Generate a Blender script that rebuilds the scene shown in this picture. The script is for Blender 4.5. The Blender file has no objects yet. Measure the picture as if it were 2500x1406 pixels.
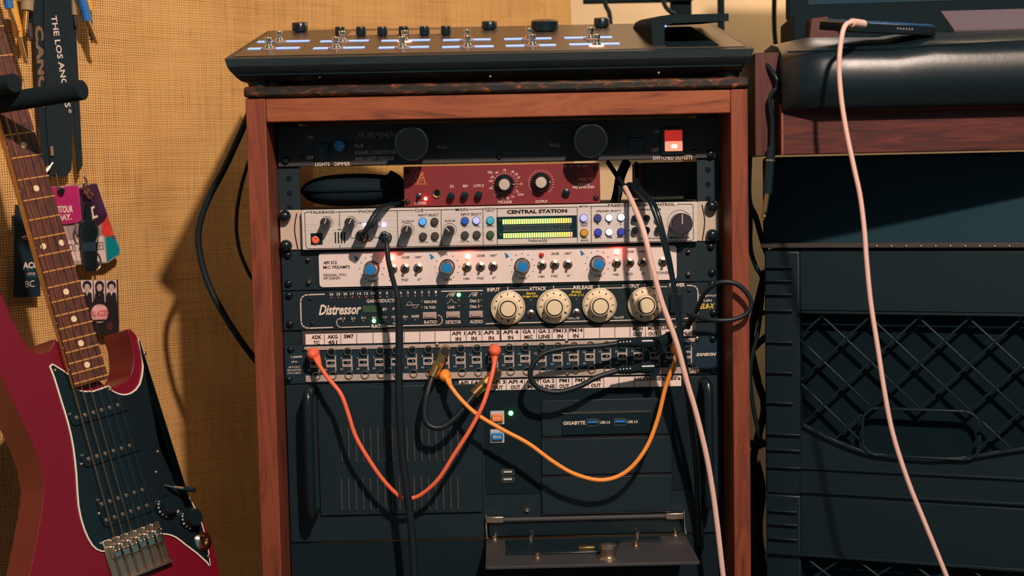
import bpy, bmesh, math, random
from mathutils import Vector as V, Matrix
random.seed(7)
S = bpy.context.scene
COL = S.collection
# ------------------------------------------------------------------ camera
FPX = 50 / 36 * 2500
CAM = V((-0.00826, -1.56582, 0.059))
_y, _p, _r = 0.0129, 0.08169, 0.02071
FWD = V((math.sin(_y) * math.cos(_p), math.cos(_y) * math.cos(_p), -math.sin(_p)))
_R = V((math.cos(_y), -math.sin(_y), 0)); _U = _R.cross(FWD)
RGT = math.cos(_r) * _R - math.sin(_r) * _U
UPV = math.sin(_r) * _R + math.cos(_r) * _U
cd = bpy.data.cameras.new('camera'); cd.lens = 50; cd.sensor_width = 36
cd.clip_start = 0.05; cd.clip_end = 50
cd.dof.use_dof = True; cd.dof.focus_distance = 1.56; cd.dof.aperture_fstop = 5.0
cam = bpy.data.objects.new('camera', cd); COL.objects.link(cam)
cam.matrix_world = Matrix(((RGT.x, UPV.x, -FWD.x, CAM.x), (RGT.y, UPV.y, -FWD.y, CAM.y), (RGT.z, UPV.z, -FWD.z, CAM.z), (0, 0, 0, 1)))
S.camera = cam
# ------------------------------------------------------------------ world, lamps, exposure
w = bpy.data.worlds.new('world'); S.world = w; w.use_nodes = True
w.node_tree.nodes['Background'].inputs[0].default_value = (0.42, 0.85, 1.0, 1)
w.node_tree.nodes['Background'].inputs[1].default_value = 0.17
S.view_settings.view_transform = 'Standard'; S.view_settings.look = 'None'
S.view_settings.exposure = 0.0; S.view_settings.gamma = 1.0; S.view_settings.use_curve_mapping = False
def lamp(name, loc, power, color, radius):
    d = bpy.data.lights.new(name, 'POINT'); d.energy = power; d.color = color; d.shadow_soft_size = radius
    o = bpy.data.objects.new(name, d); COL.objects.link(o); o.location = loc
    return o
lamp('room_lamp', (0.46, -1.72, 1.30), 222, (1.0, 0.79, 0.66), 0.036)
lamp('warm_fill', (1.3, -2.0, 1.45), 27, (1.0, 0.52, 0.26), 0.3)  # unseen soft fill light, added to warm the shadows on the panels
lamp('left_lamp', (-1.15, -2.0, -0.2), 1.4, (1.0, 0.62, 0.40), 0.06)
lamp('back_fill', (0.72, 0.42, 0.72), 11, (1.0, 0.70, 0.42), 0.06)  # unseen light added to brighten the walls behind rack and desk

# ------------------------------------------------------------------ helpers
def ray(px, py):
    return (FWD + RGT * ((px - 1250) / FPX) - UPV * ((py - 703) / FPX))
def P(px, py, Y=0.0):
    d = ray(px, py); return CAM + d * ((Y - CAM.y) / d.y)
class Fr:
    def __init__(s, o, r=(1, 0, 0), u=(0, 0, 1)):
        s.o = V(o); s.r = V(r).normalized(); u = V(u); u = u - s.r * u.dot(s.r); s.u = u.normalized(); s.n = s.r.cross(s.u)
    def hit(s, px, py, c=0.0):
        d = ray(px, py); o = s.o + s.n * c; return CAM + d * ((o - CAM).dot(s.n) / d.dot(s.n))
    def uv(s, px, py, c=0.0):
        h = s.hit(px, py, c) - s.o; return h.dot(s.r), h.dot(s.u)
    def w(s, a, b, c=0.0): return s.o + s.r * a + s.u * b + s.n * c
    def m(s, px, py): return (s.hit(px, py) - CAM).dot(FWD) / FPX
def panel(Y): return Fr((0, Y, 0))
class MB:
    def __init__(s): s.v = []; s.f = []
    def add(s, vs, fs):
        b = len(s.v); s.v += [tuple(p) for p in vs]; s.f += [tuple(i + b for i in f) for f in fs]; return s
    def box(s, fr, a0, a1, b0, b1, c0, c1):
        vs = [fr.w(a, b, c) for c in (c0, c1) for b in (b0, b1) for a in (a0, a1)]
        return s.add(vs, [(0, 2, 3, 1), (4, 5, 7, 6), (0, 1, 5, 4), (2, 6, 7, 3), (0, 4, 6, 2), (1, 3, 7, 5)])
    def prism(s, fr, pts, c0, c1, inset=0.0, ic=0.0):
        n = len(pts)
        rings = [(pts, c0)]
        if inset:
            cx = sum(p[0] for p in pts) / n; cy = sum(p[1] for p in pts) / n
            def sh(k):
                out = []
                for i in range(n):
                    a, b, c = pts[i - 1], pts[i], pts[(i + 1) % n]
                    t = V((c[0] - a[0], c[1] - a[1])); t.normalize(); nn = V((-t.y, t.x))
                    if s._area(pts) < 0: nn = -nn
                    out.append((b[0] + nn.x * k, b[1] + nn.y * k))
                return out
            rings += [(pts, c1 - ic), (sh(inset * .3), c1 - ic * .3), (sh(inset), c1)]
        else: rings.append((pts, c1))
        vs = [fr.w(a, b, c) for pp, c in rings for a, b in pp]
        fs = [tuple(range(n))[::-1], tuple(range((len(rings) - 1) * n, len(rings) * n))]
        for k in range(len(rings) - 1):
            for i in range(n):
                j = (i + 1) % n; fs.append((k * n + i, k * n + j, (k + 1) * n + j, (k + 1) * n + i))
        return s.add(vs, fs)
    @staticmethod
    def _area(p): return sum(p[i - 1][0] * p[i][1] - p[i][0] * p[i - 1][1] for i in range(len(p)))
    def lathe(s, fr, a, b, prof, n=20):
        vs = []; fs = []
        for r, c in prof:
            for i in range(n):
                t = 2 * math.pi * i / n; vs.append(fr.w(a + r * math.cos(t), b + r * math.sin(t), c))
        for k in range(len(prof) - 1):
            for i in range(n):
                j = (i + 1) % n; fs.append((k * n + i, k * n + j, (k + 1) * n + j, (k + 1) * n + i))
        if prof[0][0] > 1e-7: fs.append(tuple(range(n))[::-1])
        if prof[-1][0] > 1e-7: fs.append(tuple(range((len(prof) - 1) * n, len(prof) * n)))
        return s.add(vs, fs)
    def tube(s, pts, r, n=8, sub=6, cap=True, smooth=True):
        p = crom([V(q) for q in pts], sub) if smooth and len(pts) > 2 else [V(q) for q in pts]
        m = len(p); rr = r if callable(r) else (lambda t: r)
        t0 = (p[1] - p[0]).normalized(); nrm = t0.orthogonal().normalized(); vs = []; fs = []
        for i in range(m):
            t = (p[min(i + 1, m - 1)] - p[max(i - 1, 0)]).normalized()
            nrm = (nrm - t * nrm.dot(t)).normalized(); bi = t.cross(nrm); q = rr(i / (m - 1))
            for k in range(n):
                an = 2 * math.pi * k / n; vs.append(p[i] + (nrm * math.cos(an) + bi * math.sin(an)) * q)
        for i in range(m - 1):
            for k in range(n):
                j = (k + 1) % n; fs.append((i * n + k, i * n + j, (i + 1) * n + j, (i + 1) * n + k))
        if cap: fs += [tuple(range(n))[::-1], tuple(range((m - 1) * n, m * n))]
        return s.add(vs, fs)
    def stroke(s, fr, pts, wd, c, th=0.0002, closed=False):
        n = len(pts)
        for i in range(n if closed else n - 1):
            a, b = V(pts[i]), V(pts[(i + 1) % n]); t = b - a
            if t.length < 1e-7: continue
            t.normalize(); nn = V((-t.y, t.x)) * wd / 2; a = a - t * wd * .4; b = b + t * wd * .4
            q = [(a + nn), (a - nn), (b - nn), (b + nn)]
            s.add([fr.w(x.x, x.y, c + th) for x in q], [(0, 1, 2, 3)])
        return s
    def text(s, fr, string, cx, cy, wpx, hpx, c=0.0003, bold=0.0, ital=0.0, rot=0.0, px=True):
        vs, fs = glyphs(string, bold, ital)
        if px: a0, b0 = fr.uv(cx, cy); k = fr.m(cx, cy)
        else: a0, b0 = cx, cy; k = 1.0
        ca, sa = math.cos(rot), math.sin(rot); out = []
        for x, y in vs:
            x *= wpx * k; y *= hpx * k; out.append(fr.w(a0 + x * ca - y * sa, b0 + x * sa + y * ca, c))
        return s.add(out, fs)
def crom(p, sub):
    out = []; n = len(p)
    for i in range(n - 1):
        a, b, c, d = p[max(i - 1, 0)], p[i], p[i + 1], p[min(i + 2, n - 1)]
        for k in range(sub):
            t = k / sub; t2 = t * t; t3 = t2 * t
            out.append(.5 * ((2 * b) + (c - a) * t + (2 * a - 5 * b + 4 * c - d) * t2 + (3 * b - a - 3 * c + d) * t3))
    out.append(p[-1]); return out
def crom2(p, sub, closed=False):
    q = [V((a, b, 0)) for a, b in p]
    if closed:
        q = [q[-1]] + q + [q[0], q[1]]; r = crom(q, sub); r = r[sub:-sub]
        return [(x.x, x.y) for x in r[:-1]]
    return [(x.x, x.y) for x in crom(q, sub)]
_gl = {}
def glyphs(string, bold=0.0, ital=0.0):
    key = (string, bold, ital)
    if key not in _gl:
        cu = bpy.data.curves.new('t', 'FONT'); cu.body = string; cu.offset = bold; cu.shear = ital; cu.resolution_u = 2
        o = bpy.data.objects.new('t', cu); me = bpy.data.meshes.new_from_object(o)
        xs = [v.co.x for v in me.vertices]; ys = [v.co.y for v in me.vertices]
        x0, x1, y0, y1 = min(xs), max(xs), min(ys), max(ys)
        vs = [((v.co.x - (x0 + x1) / 2) / max(x1 - x0, 1e-6), (v.co.y - (y0 + y1) / 2) / max(y1 - y0, 1e-6)) for v in me.vertices]
        _gl[key] = (vs, [tuple(p.vertices) for p in me.polygons])
        bpy.data.objects.remove(o); bpy.data.curves.remove(cu); bpy.data.meshes.remove(me)
    return _gl[key]
WL = {}
PRINT = {'lettering', 'label_print', 'yellow_lettering', 'jack_numbers', 'plate_print', 'scale_print', 'dial_dots', 'trace_lines', 'sticker_print', 'knob_numbers'}
def mk(name, mb, mat, parent=None, smooth=True, bev=0, seg=2, kind=None, label=None, ang=0.7):
    me = bpy.data.meshes.new(name)
    xs = [p[0] for p in mb.v]; ys = [p[1] for p in mb.v]; zs = [p[2] for p in mb.v]
    o3 = V(((min(xs) + max(xs)) / 2, (min(ys) + max(ys)) / 2, (min(zs) + max(zs)) / 2 if parent else min(zs)))
    me.from_pydata([(p[0] - o3.x, p[1] - o3.y, p[2] - o3.z) for p in mb.v], [], mb.f)
    bm = bmesh.new(); bm.from_mesh(me); bmesh.ops.recalc_face_normals(bm, faces=bm.faces); bm.to_mesh(me); bm.free()
    if smooth:
        me.shade_smooth(); me.set_sharp_from_angle(angle=ang)
    me.materials.append(mat)
    o = bpy.data.objects.new(name, me); COL.objects.link(o); WL[o] = o3
    if parent: o.parent = parent; o.location = o3 - WL[parent]
    else: o.location = o3
    if bev:
        md = o.modifiers.new('bevel', 'BEVEL'); md.width = bev; md.segments = seg; md.limit_method = 'ANGLE'; md.harden_normals = False
    if kind or name in PRINT: o['kind'] = kind or 'stuff'
    if label: o['label'] = label
    return o
def rep(o, pos, parent, name=None):
    c = o.copy(); COL.objects.link(c); c.parent = parent; WL[c] = V(pos); c.location = V(pos) - (WL[parent] if parent else V((0, 0, 0)))
    if name: c.name = name
    return c
def tag(o, label, cat, group=None):
    o['label'] = label; o['category'] = cat
    if group: o['group'] = group
    return o
def thing(name, label, cat, loc, group=None):
    o = bpy.data.objects.new(name, None); o.empty_display_size = 0.03; COL.objects.link(o); o.location = loc; WL[o] = V(loc)
    return tag(o, label, cat, group)
# ------------------------------------------------------------------ materials
def lin(c):
    return tuple((x / 255 / 12.92) if x / 255 <= .04045 else ((x / 255 + .055) / 1.055) ** 2.4 for x in c) + (1,)
def mat(name, rgb, rough=.5, metal=0.0, em=0.0, emc=None, spec=.5, bump=0.0, bs=400.0, var=0.0, coat=0.0, trans=0.0):
    m = bpy.data.materials.new(name); m.use_nodes = True; nt = m.node_tree; b = nt.nodes['Principled BSDF']
    c = lin(rgb); b.inputs['Base Color'].default_value = c
    b.inputs['Roughness'].default_value = rough; b.inputs['Metallic'].default_value = metal; b.inputs['Specular IOR Level'].default_value = spec
    b.inputs['Coat Weight'].default_value = coat; b.inputs['Coat Roughness'].default_value = .08
    b.inputs['Transmission Weight'].default_value = trans
    if em:
        b.inputs['Emission Color'].default_value = lin(emc or rgb); b.inputs['Emission Strength'].default_value = em
    if bump or var:
        g = nt.nodes.new('ShaderNodeNewGeometry'); n = nt.nodes.new('ShaderNodeTexNoise'); n.inputs['Scale'].default_value = bs; n.inputs['Detail'].default_value = 4
        nt.links.new(g.outputs['Position'], n.inputs['Vector'])
        if bump:
            bp = nt.nodes.new('ShaderNodeBump'); bp.inputs['Strength'].default_value = bump; bp.inputs['Distance'].default_value = .001
            nt.links.new(n.outputs['Fac'], bp.inputs['Height']); nt.links.new(bp.outputs['Normal'], b.inputs['Normal'])
        if var:
            r = nt.nodes.new('ShaderNodeValToRGB'); e = r.color_ramp.elements
            e[0].position = .35; e[1].position = .68
            e[0].color = tuple(x * (1 - var) for x in c[:3]) + (1,); e[1].color = tuple(min(1, x * (1 + var)) for x in c[:3]) + (1,)
            nt.links.new(n.outputs['Fac'], r.inputs['Fac']); nt.links.new(r.outputs['Color'], b.inputs['Base Color'])
    return m
def ramp_mat(name, stops, scale, rough=.5, bump=.15, noise=6.0, detail=6, spec=.4, dist=1.2, coat=0.0):
    """noise stretched by a mapping scale -> colour ramp (wood grain, brushed metal)"""
    m = bpy.data.materials.new(name); m.use_nodes = True; nt = m.node_tree; b = nt.nodes['Principled BSDF']
    g = nt.nodes.new('ShaderNodeNewGeometry'); mp = nt.nodes.new('ShaderNodeMapping'); mp.inputs['Scale'].default_value = scale
    n = nt.nodes.new('ShaderNodeTexNoise'); n.inputs['Scale'].default_value = noise; n.inputs['Detail'].default_value = detail; n.inputs['Distortion'].default_value = dist; n.inputs['Roughness'].default_value = .62
    r = nt.nodes.new('ShaderNodeValToRGB'); e = r.color_ramp.elements
    e[0].position, e[0].color = stops[0][0], lin(stops[0][1]); e[1].position, e[1].color = stops[-1][0], lin(stops[-1][1])
    for p, c in stops[1:-1]:
        x = e.new(p); x.color = lin(c)
    nt.links.new(g.outputs['Position'], mp.inputs['Vector']); nt.links.new(mp.outputs['Vector'], n.inputs['Vector'])
    nt.links.new(n.outputs['Fac'], r.inputs['Fac']); nt.links.new(r.outputs['Color'], b.inputs['Base Color'])
    bp = nt.nodes.new('ShaderNodeBump'); bp.inputs['Strength'].default_value = bump; bp.inputs['Distance'].default_value = .0008
    nt.links.new(n.outputs['Fac'], bp.inputs['Height']); nt.links.new(bp.outputs['Normal'], b.inputs['Normal'])
    b.inputs['Roughness'].default_value = rough; b.inputs['Specular IOR Level'].default_value = spec; b.inputs['Coat Weight'].default_value = coat
    return m
def burlap_mat():
    m = bpy.data.materials.new('burlap'); m.use_nodes = True; nt = m.node_tree; b = nt.nodes['Principled BSDF']; N = nt.nodes.new; L = nt.links.new
    tc = N('ShaderNodeUVMap'); tc.uv_map = 'UVMap'
    ds = N('ShaderNodeTexNoise'); ds.inputs['Scale'].default_value = 28; ds.inputs['Detail'].default_value = 3
    L(tc.outputs[0], ds.inputs['Vector'])
    sb = N('ShaderNodeVectorMath'); sb.operation = 'SUBTRACT'; sb.inputs[1].default_value = (.5, .5, .5); L(ds.outputs['Color'], sb.inputs[0])
    sc = N('ShaderNodeVectorMath'); sc.operation = 'SCALE'; sc.inputs['Scale'].default_value = .006; L(sb.outputs[0], sc.inputs[0])
    ad = N('ShaderNodeVectorMath'); ad.operation = 'ADD'; L(tc.outputs[0], ad.inputs[0]); L(sc.outputs[0], ad.inputs[1])
    sp = N('ShaderNodeSeparateXYZ'); L(ad.outputs[0], sp.inputs[0])
    def mth(op, a, bb=None):
        x = N('ShaderNodeMath'); x.operation = op
        for i, q in enumerate((a, bb)):
            if q is None: continue
            if isinstance(q, (int, float)): x.inputs[i].default_value = q
            else: L(q, x.inputs[i])
        return x.outputs[0]
    K = math.pi / .0031
    hx = mth('ABSOLUTE', mth('SINE', mth('MULTIPLY', sp.outputs[0], K)))
    hy = mth('ABSOLUTE', mth('SINE', mth('MULTIPLY', sp.outputs[1], K)))
    th = mth('MAXIMUM', hx, hy)
    # uneven threads
    def thread(sx, sy):
        mp = N('ShaderNodeMapping'); mp.inputs['Scale'].default_value = (sx, sy, 1); L(tc.outputs[0], mp.inputs[0])
        n = N('ShaderNodeTexNoise'); n.inputs['Scale'].default_value = 1; n.inputs['Detail'].default_value = 4; L(mp.outputs[0], n.inputs['Vector']); return n.outputs['Fac']
    nv = mth('MULTIPLY', mth('ADD', thread(330, 9), thread(9, 330)), .5)
    big = N('ShaderNodeTexNoise'); big.inputs['Scale'].default_value = 9; big.inputs['Detail'].default_value = 5; L(tc.outputs[0], big.inputs['Vector'])
    val = mth('ADD', mth('MULTIPLY', th, .62), mth('MULTIPLY', mth('ADD', nv, mth('MULTIPLY', big.outputs['Fac'], .5)), .55))
    r = N('ShaderNodeValToRGB'); e = r.color_ramp.elements
    e[0].position, e[0].color = .62, lin((58, 36, 18)); e[1].position, e[1].color = 1.06, lin((222, 176, 112))
    x = e.new(.82); x.color = lin((172, 124, 68))
    L(val, r.inputs['Fac']); L(r.outputs['Color'], b.inputs['Base Color'])
    bp = N('ShaderNodeBump'); bp.inputs['Strength'].default_value = .6; bp.inputs['Distance'].default_value = .0007
    L(th, bp.inputs['Height']); L(bp.outputs['Normal'], b.inputs['Normal'])
    b.inputs['Roughness'].default_value = .95; b.inputs['Specular IOR Level'].default_value = .1
    return m
M = dict(
    burlap=burlap_mat(),
    cream=mat('cream_plaster', (226, 200, 160), .9, spec=.2, var=.06, bs=14),
    casegrey=mat('case_vinyl', (28, 56, 66), .8, spec=.15, bump=.2, bs=500),
    floor=ramp_mat('floor_boards', [(.3, (40, 26, 18)), (.7, (70, 46, 30))], (3, 30, 3)),
    wood_h=ramp_mat('walnut_rail', [(.30, (98, 50, 32)), (.46, (136, 72, 44)), (.62, (150, 84, 52)), (.75, (118, 60, 38))], (1.6, 12, 13), .5, .1, 5.0, 7, .3, 1.6),
    wood_v=ramp_mat('walnut_stile', [(.30, (90, 44, 32)), (.48, (124, 62, 42)), (.62, (134, 70, 48)), (.75, (106, 52, 36))], (14, 12, 1.5), .5, .1, 5.0, 7, .3, 1.4),
    wood_dark=ramp_mat('worn_board_edge', [(.40, (24, 26, 24)), (.52, (46, 34, 26)), (.60, (92, 50, 28)), (.70, (164, 92, 50))], (14, 14, 45), .5, .3, 4.0, 8, .3, .6),
    wood_desk=ramp_mat('desk_mahogany', [(.3, (40, 22, 22)), (.5, (74, 34, 30)), (.62, (96, 44, 34)), (.75, (54, 28, 26))], (1.8, 3, 26), .5, .15, 5.0, 7, .3, 1.4),
    wood_side=ramp_mat('desk_side_mahogany', [(.3, (50, 24, 24)), (.55, (86, 44, 40)), (.75, (58, 28, 26))], (20, 20, 1.4), .5, .12, 5.0, 6, .3, 1.0),
    black=mat('black_panel', (17, 35, 43), .5, spec=.35, bump=.12, bs=1500),
    blackgloss=mat('black_gloss', (16, 31, 37), .25, spec=.5),
    blackmat=mat('black_matte', (16, 32, 38), .85, spec=.15, bump=.2, bs=900),
    blackmetal=mat('black_powder_metal', (54, 54, 57), .55, spec=.4, bump=.25, bs=1800),
    rubber=mat('cable_rubber', (18, 32, 37), .45, spec=.35),
    disc=mat('lamp_disc', (9, 17, 20), .8, spec=.12, bump=.3, bs=2500),
    hole=mat('hole_black', (14, 30, 36), .9, spec=.05),
    cream_panel=mat('cream_enamel', (226, 210, 203), .45, spec=.3, var=.03, bs=60),
    silver=ramp_mat('brushed_silver', [(.3, (192, 182, 174)), (.7, (216, 207, 200))], (3, 60, 260), .42, .05, 3.0, 5, .5),
    silver_ear=mat('silver_ear', (196, 176, 158), .45, spec=.4),
    chrome=mat('chrome', (232, 214, 192), .14, 1.0),
    nickel=mat('nickel', (214, 186, 160), .28, 1.0),
    brass=mat('brass_plug', (214, 170, 110), .25, 1.0),
    gunmetal=mat('gunmetal_knob', (88, 80, 86), .32, .8),
    red=mat('red_enamel', (122, 38, 42), .5, spec=.35, bump=.08, bs=1200),
    ink=mat('printed_black', (38, 30, 28), .7, spec=.2),
    inkblue=mat('printed_blue', (24, 116, 176), .6, spec=.2),
    white=mat('printed_white', (226, 206, 190), .6, spec=.2),
    dimwhite=mat('printed_grey', (140, 134, 128), .6, spec=.2),
    yellow=mat('printed_yellow', (228, 196, 60), .6, spec=.2),
    tanink=mat('printed_tan', (128, 98, 76), .6, spec=.2),
    gold=mat('printed_gold', (226, 140, 70), .5, spec=.3),
    bluecap=mat('blue_cap', (28, 122, 190), .35, spec=.5),
    greycap=mat('grey_cap', (184, 172, 160), .5),
    ivory=mat('ivory_dial', (224, 206, 172), .45, spec=.4),
    paper=mat('label_paper', (230, 212, 204), .8, spec=.15, var=.03, bs=90),
    pbgrey=mat('patchbay_grey', (176, 160, 150), .55, spec=.3, var=.08, bs=120),
    pbface=mat('patchbay_face', (22, 44, 56), .5, spec=.3, bump=.1, bs=1500),
    tray=mat('label_channel', (62, 56, 52), .6, spec=.3, bump=.3, bs=700),
    buttongrey=mat('button_mauve', (168, 144, 142), .5),
    orange_red=mat('cord_coral', (240, 108, 74), .5, spec=.35),
    orange=mat('cord_orange', (244, 150, 62), .5, spec=.35),
    pinkwhite=mat('cord_white', (226, 186, 172), .55, spec=.3),
    leather=mat('leather', (14, 28, 34), .34, spec=.42, bump=.10, bs=160),
    body=mat('candy_red', (112, 14, 36), .34, spec=.35, coat=.12),
    fretwire=mat('fret_brass', (228, 168, 96), .4, .45),
    rosewood=ramp_mat('rosewood', [(.3, (52, 24, 20)), (.5, (86, 44, 32)), (.7, (112, 60, 42))], (60, 60, 3), .55, .2, 5, 6),
    maple=mat('maple_amber', (220, 146, 52), .35, spec=.5, coat=.4, var=.08, bs=30),
    pearl=mat('inlay_pearl', (232, 206, 164), .4),
    string=mat('string_bronze', (214, 150, 88), .35, 1.0),
    steel=mat('string_plain', (120, 120, 120), .4, 1.0),
    guardedge=mat('guard_white_ply', (236, 220, 200), .5),
    foam=mat('foam_grip', (26, 38, 42), .95, spec=.1, bump=.5, bs=900),
    strap=ramp_mat('lanyard_weave', [(.35, (12, 28, 35)), (.7, (20, 40, 48))], (900, 900, 60), .9, .4, 1.0, 3),
    bluejack=mat('blue_sleeve', (30, 104, 178), .5), yellowjack=mat('yellow_sleeve', (228, 164, 50), .5), greyjack=mat('grey_sleeve', (150, 132, 98), .6), greenjack=mat('green_sleeve', (70, 140, 110), .5),
    magenta=mat('pass_magenta', (176, 40, 104), .35, var=.08, bs=60), passgrey=mat('pass_grey', (170, 146, 142), .4, var=.25, bs=40), passdark=mat('pass_plum', (64, 36, 62), .35, var=.4, bs=45), passred=mat('pass_red', (214, 62, 48), .4, var=.35, bs=80), teal=mat('pass_teal', (0, 130, 138), .35),
    cardblack=mat('card_black', (18, 40, 48), .4), photo=mat('photo_white', (222, 196, 186), .4), photodark=mat('photo_black', (36, 32, 36), .4), skin=mat('photo_grey', (206, 178, 166), .5), passpink=mat('sticker_pink', (228, 168, 164), .5), inkred=mat('printed_red', (196, 44, 48), .5),
    scribble=mat('scribble_light', (140, 170, 250), .4, em=1.15, emc=(120, 158, 250)),
    ringoff=mat('ring_clear', (150, 130, 128), .3, spec=.5), ringon=mat('ring_lit', (255, 170, 160), .4, em=2.4, emc=(255, 140, 130)),
    glass=mat('display_glass', (120, 92, 82), .12, spec=.6),
    helixtop=ramp_mat('controller_top', [(.3, (52, 46, 40)), (.7, (78, 68, 58))], (8, 40, 40), .34, .06, 6, 5, .5),
    helixfront=ramp_mat('controller_bumper', [(.3, (20, 34, 39)), (.7, (36, 47, 50))], (8, 60, 320), .38, .12, 3, 5, .5),
    ledred=mat('led_red_lit', (255, 200, 190), .3, em=30, emc=(255, 70, 50)), ledred_off=mat('led_red_off', (188, 34, 30), .25, spec=.6),
    ledgreen=mat('led_green_lit', (200, 255, 210), .3, em=16, emc=(60, 255, 90)), ledwhite=mat('led_white_lit', (230, 230, 255), .3, em=26, emc=(170, 170, 255)),
    leddot=mat('led_small_off', (150, 120, 110), .3), leddotred=mat('led_small_red', (190, 70, 60), .3),
    bar_g=mat('meter_green', (200, 240, 130), .4, em=1.0, emc=(196, 236, 120)), bar_y=mat('meter_amber', (250, 210, 100), .4, em=1.0, emc=(250, 206, 96)), bar_r=mat('meter_red', (250, 160, 140), .4, em=1.0, emc=(255, 150, 130)),
    screen=mat('meter_screen', (14, 44, 46), .2),
    rockerred=mat('rocker_red', (226, 50, 44), .25, em=.55, emc=(230, 50, 40), spec=.6), rockerlit=mat('rocker_lit', (255, 170, 140), .25, em=1.3, emc=(255, 140, 110)), rockerhot=mat('rocker_bulb', (255, 240, 200), .25, em=3.5, emc=(255, 220, 180)),
    usbblue=mat('usb_blue', (40, 110, 180), .4), resetorange=mat('button_orange', (232, 122, 50), .45), kbblue=mat('button_blue', (30, 124, 190), .45), btnsilver=mat('button_surround', (186, 186, 184), .5),
    plastic=mat('crate_plastic', (16, 32, 39), .42, spec=.35, bump=.15, bs=300),
    phone=mat('phone_glass', (20, 26, 30), .15, spec=.6), phoneblue=mat('phone_blue_edge', (60, 110, 170), .25, .4), mauve=mat('mat_mauve', (106, 92, 100), .8),
    olive=mat('fabric_olive', (52, 56, 50), .9), redbrown=mat('red_brown_box', (78, 34, 28), .6), screenoff=mat('screen_glass', (40, 62, 74), .12, spec=.6),
)
def btn(rgb, em): return mat('button_%d_%d_%d' % rgb, rgb, .4, em=em, emc=rgb)
M.update(b_dark=mat('button_dark', (58, 54, 50), .5), b_sky=btn((70, 150, 235), .55), b_blue=btn((30, 80, 170), .25), b_lav=btn((160, 160, 245), .75), b_teal=btn((40, 160, 180), .4), b_green=btn((50, 80, 50), .1), b_amber=btn((190, 136, 40), .2), b_navy=btn((56, 60, 130), .15), b_white=btn((215, 225, 255), .95), b_royal=btn((50, 56, 160), .3))
# ------------------------------------------------------------------ shape helpers on panels
def ctr(fr, x0, y0, x1, y1):
    cx, cy = (x0 + x1) / 2, (y0 + y1) / 2; a, b = fr.uv(cx, cy); k = fr.m(cx, cy)
    return a, b, abs(x1 - x0) / 2 * k, abs(y1 - y0) / 2 * k
def bxp(mb, fr, x0, y0, x1, y1, c0, c1):
    a, b, ha, hb = ctr(fr, x0, y0, x1, y1); return mb.box(fr, a - ha, a + ha, b - hb, b + hb, c0, c1)
def rrect(a, b, ha, hb, r, n=4):
    out = []
    for sx, sy, st in ((1, 1, 0), (-1, 1, 90), (-1, -1, 180), (1, -1, 270)):
        for i in range(n + 1):
            t = math.radians(st + 90 * i / n); out.append((a + sx * (ha - r) + r * math.cos(t), b + sy * (hb - r) + r * math.sin(t)))
    return out
def rbp(mb, fr, x0, y0, x1, y1, rpx, c0, c1):
    a, b, ha, hb = ctr(fr, x0, y0, x1, y1); return mb.prism(fr, rrect(a, b, ha, hb, rpx * fr.m(x0, y0)), c0, c1)
def lat(fr, x, y, prof, n=20, mb=None):
    a, b = fr.uv(x, y); return (mb or MB()).lathe(fr, a, b, prof, n)
def lines(mb, fr, pts, wpx, c=.0003, curve=0, closed=False):
    p = [fr.uv(*q) for q in pts]
    if curve: p = crom2(p, curve)
    return mb.stroke(fr, p, wpx * fr.m(*pts[0]), c, 0, closed)
def dome(r, h, c0=0.0): return [(r, c0), (r, c0 + h * .35), (r * .8, c0 + h * .75), (r * .45, c0 + h * .96), (r * .05, c0 + h)]
_scr = {}
def screw(fr, x, y, rpx, m, par, h=.003, c0=0.0, name='screw'):
    k = fr.m(x, y); r = rpx * k; a, b = fr.uv(x, y); key = (round(r, 5), m.name, round(h, 4), tuple(round(q, 3) for q in fr.n))
    if key in _scr: return rep(_scr[key], fr.w(a, b, c0 + h / 2), par)
    mb = MB().lathe(fr, a, b, dome(r, h, c0), 14)
    mb.box(fr, a - r * .5, a + r * .5, b - r * .1, b + r * .1, c0 + h * .6, c0 + h * 1.02)
    _scr[key] = mk(name, mb, m, par); return _scr[key]
def texts(mb, fr, rows, c=.0003, **kw):
    for t in rows:
        mb.text(fr, t[0], t[1], t[2], t[3], t[4], c, t[5] if len(t) > 5 else kw.get('bold', .012), t[6] if len(t) > 6 else 0.0)
    return mb
def loft_rings(mb, rings):
    n = len(rings[0]); vs = [p for r in rings for p in r]; fs = [tuple(range(n))[::-1], tuple(range((len(rings) - 1) * n, len(rings) * n))]
    for k in range(len(rings) - 1):
        for i in range(n):
            j = (i + 1) % n; fs.append((k * n + i, k * n + j, (k + 1) * n + j, (k + 1) * n + i))
    return mb.add(vs, fs)
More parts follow.
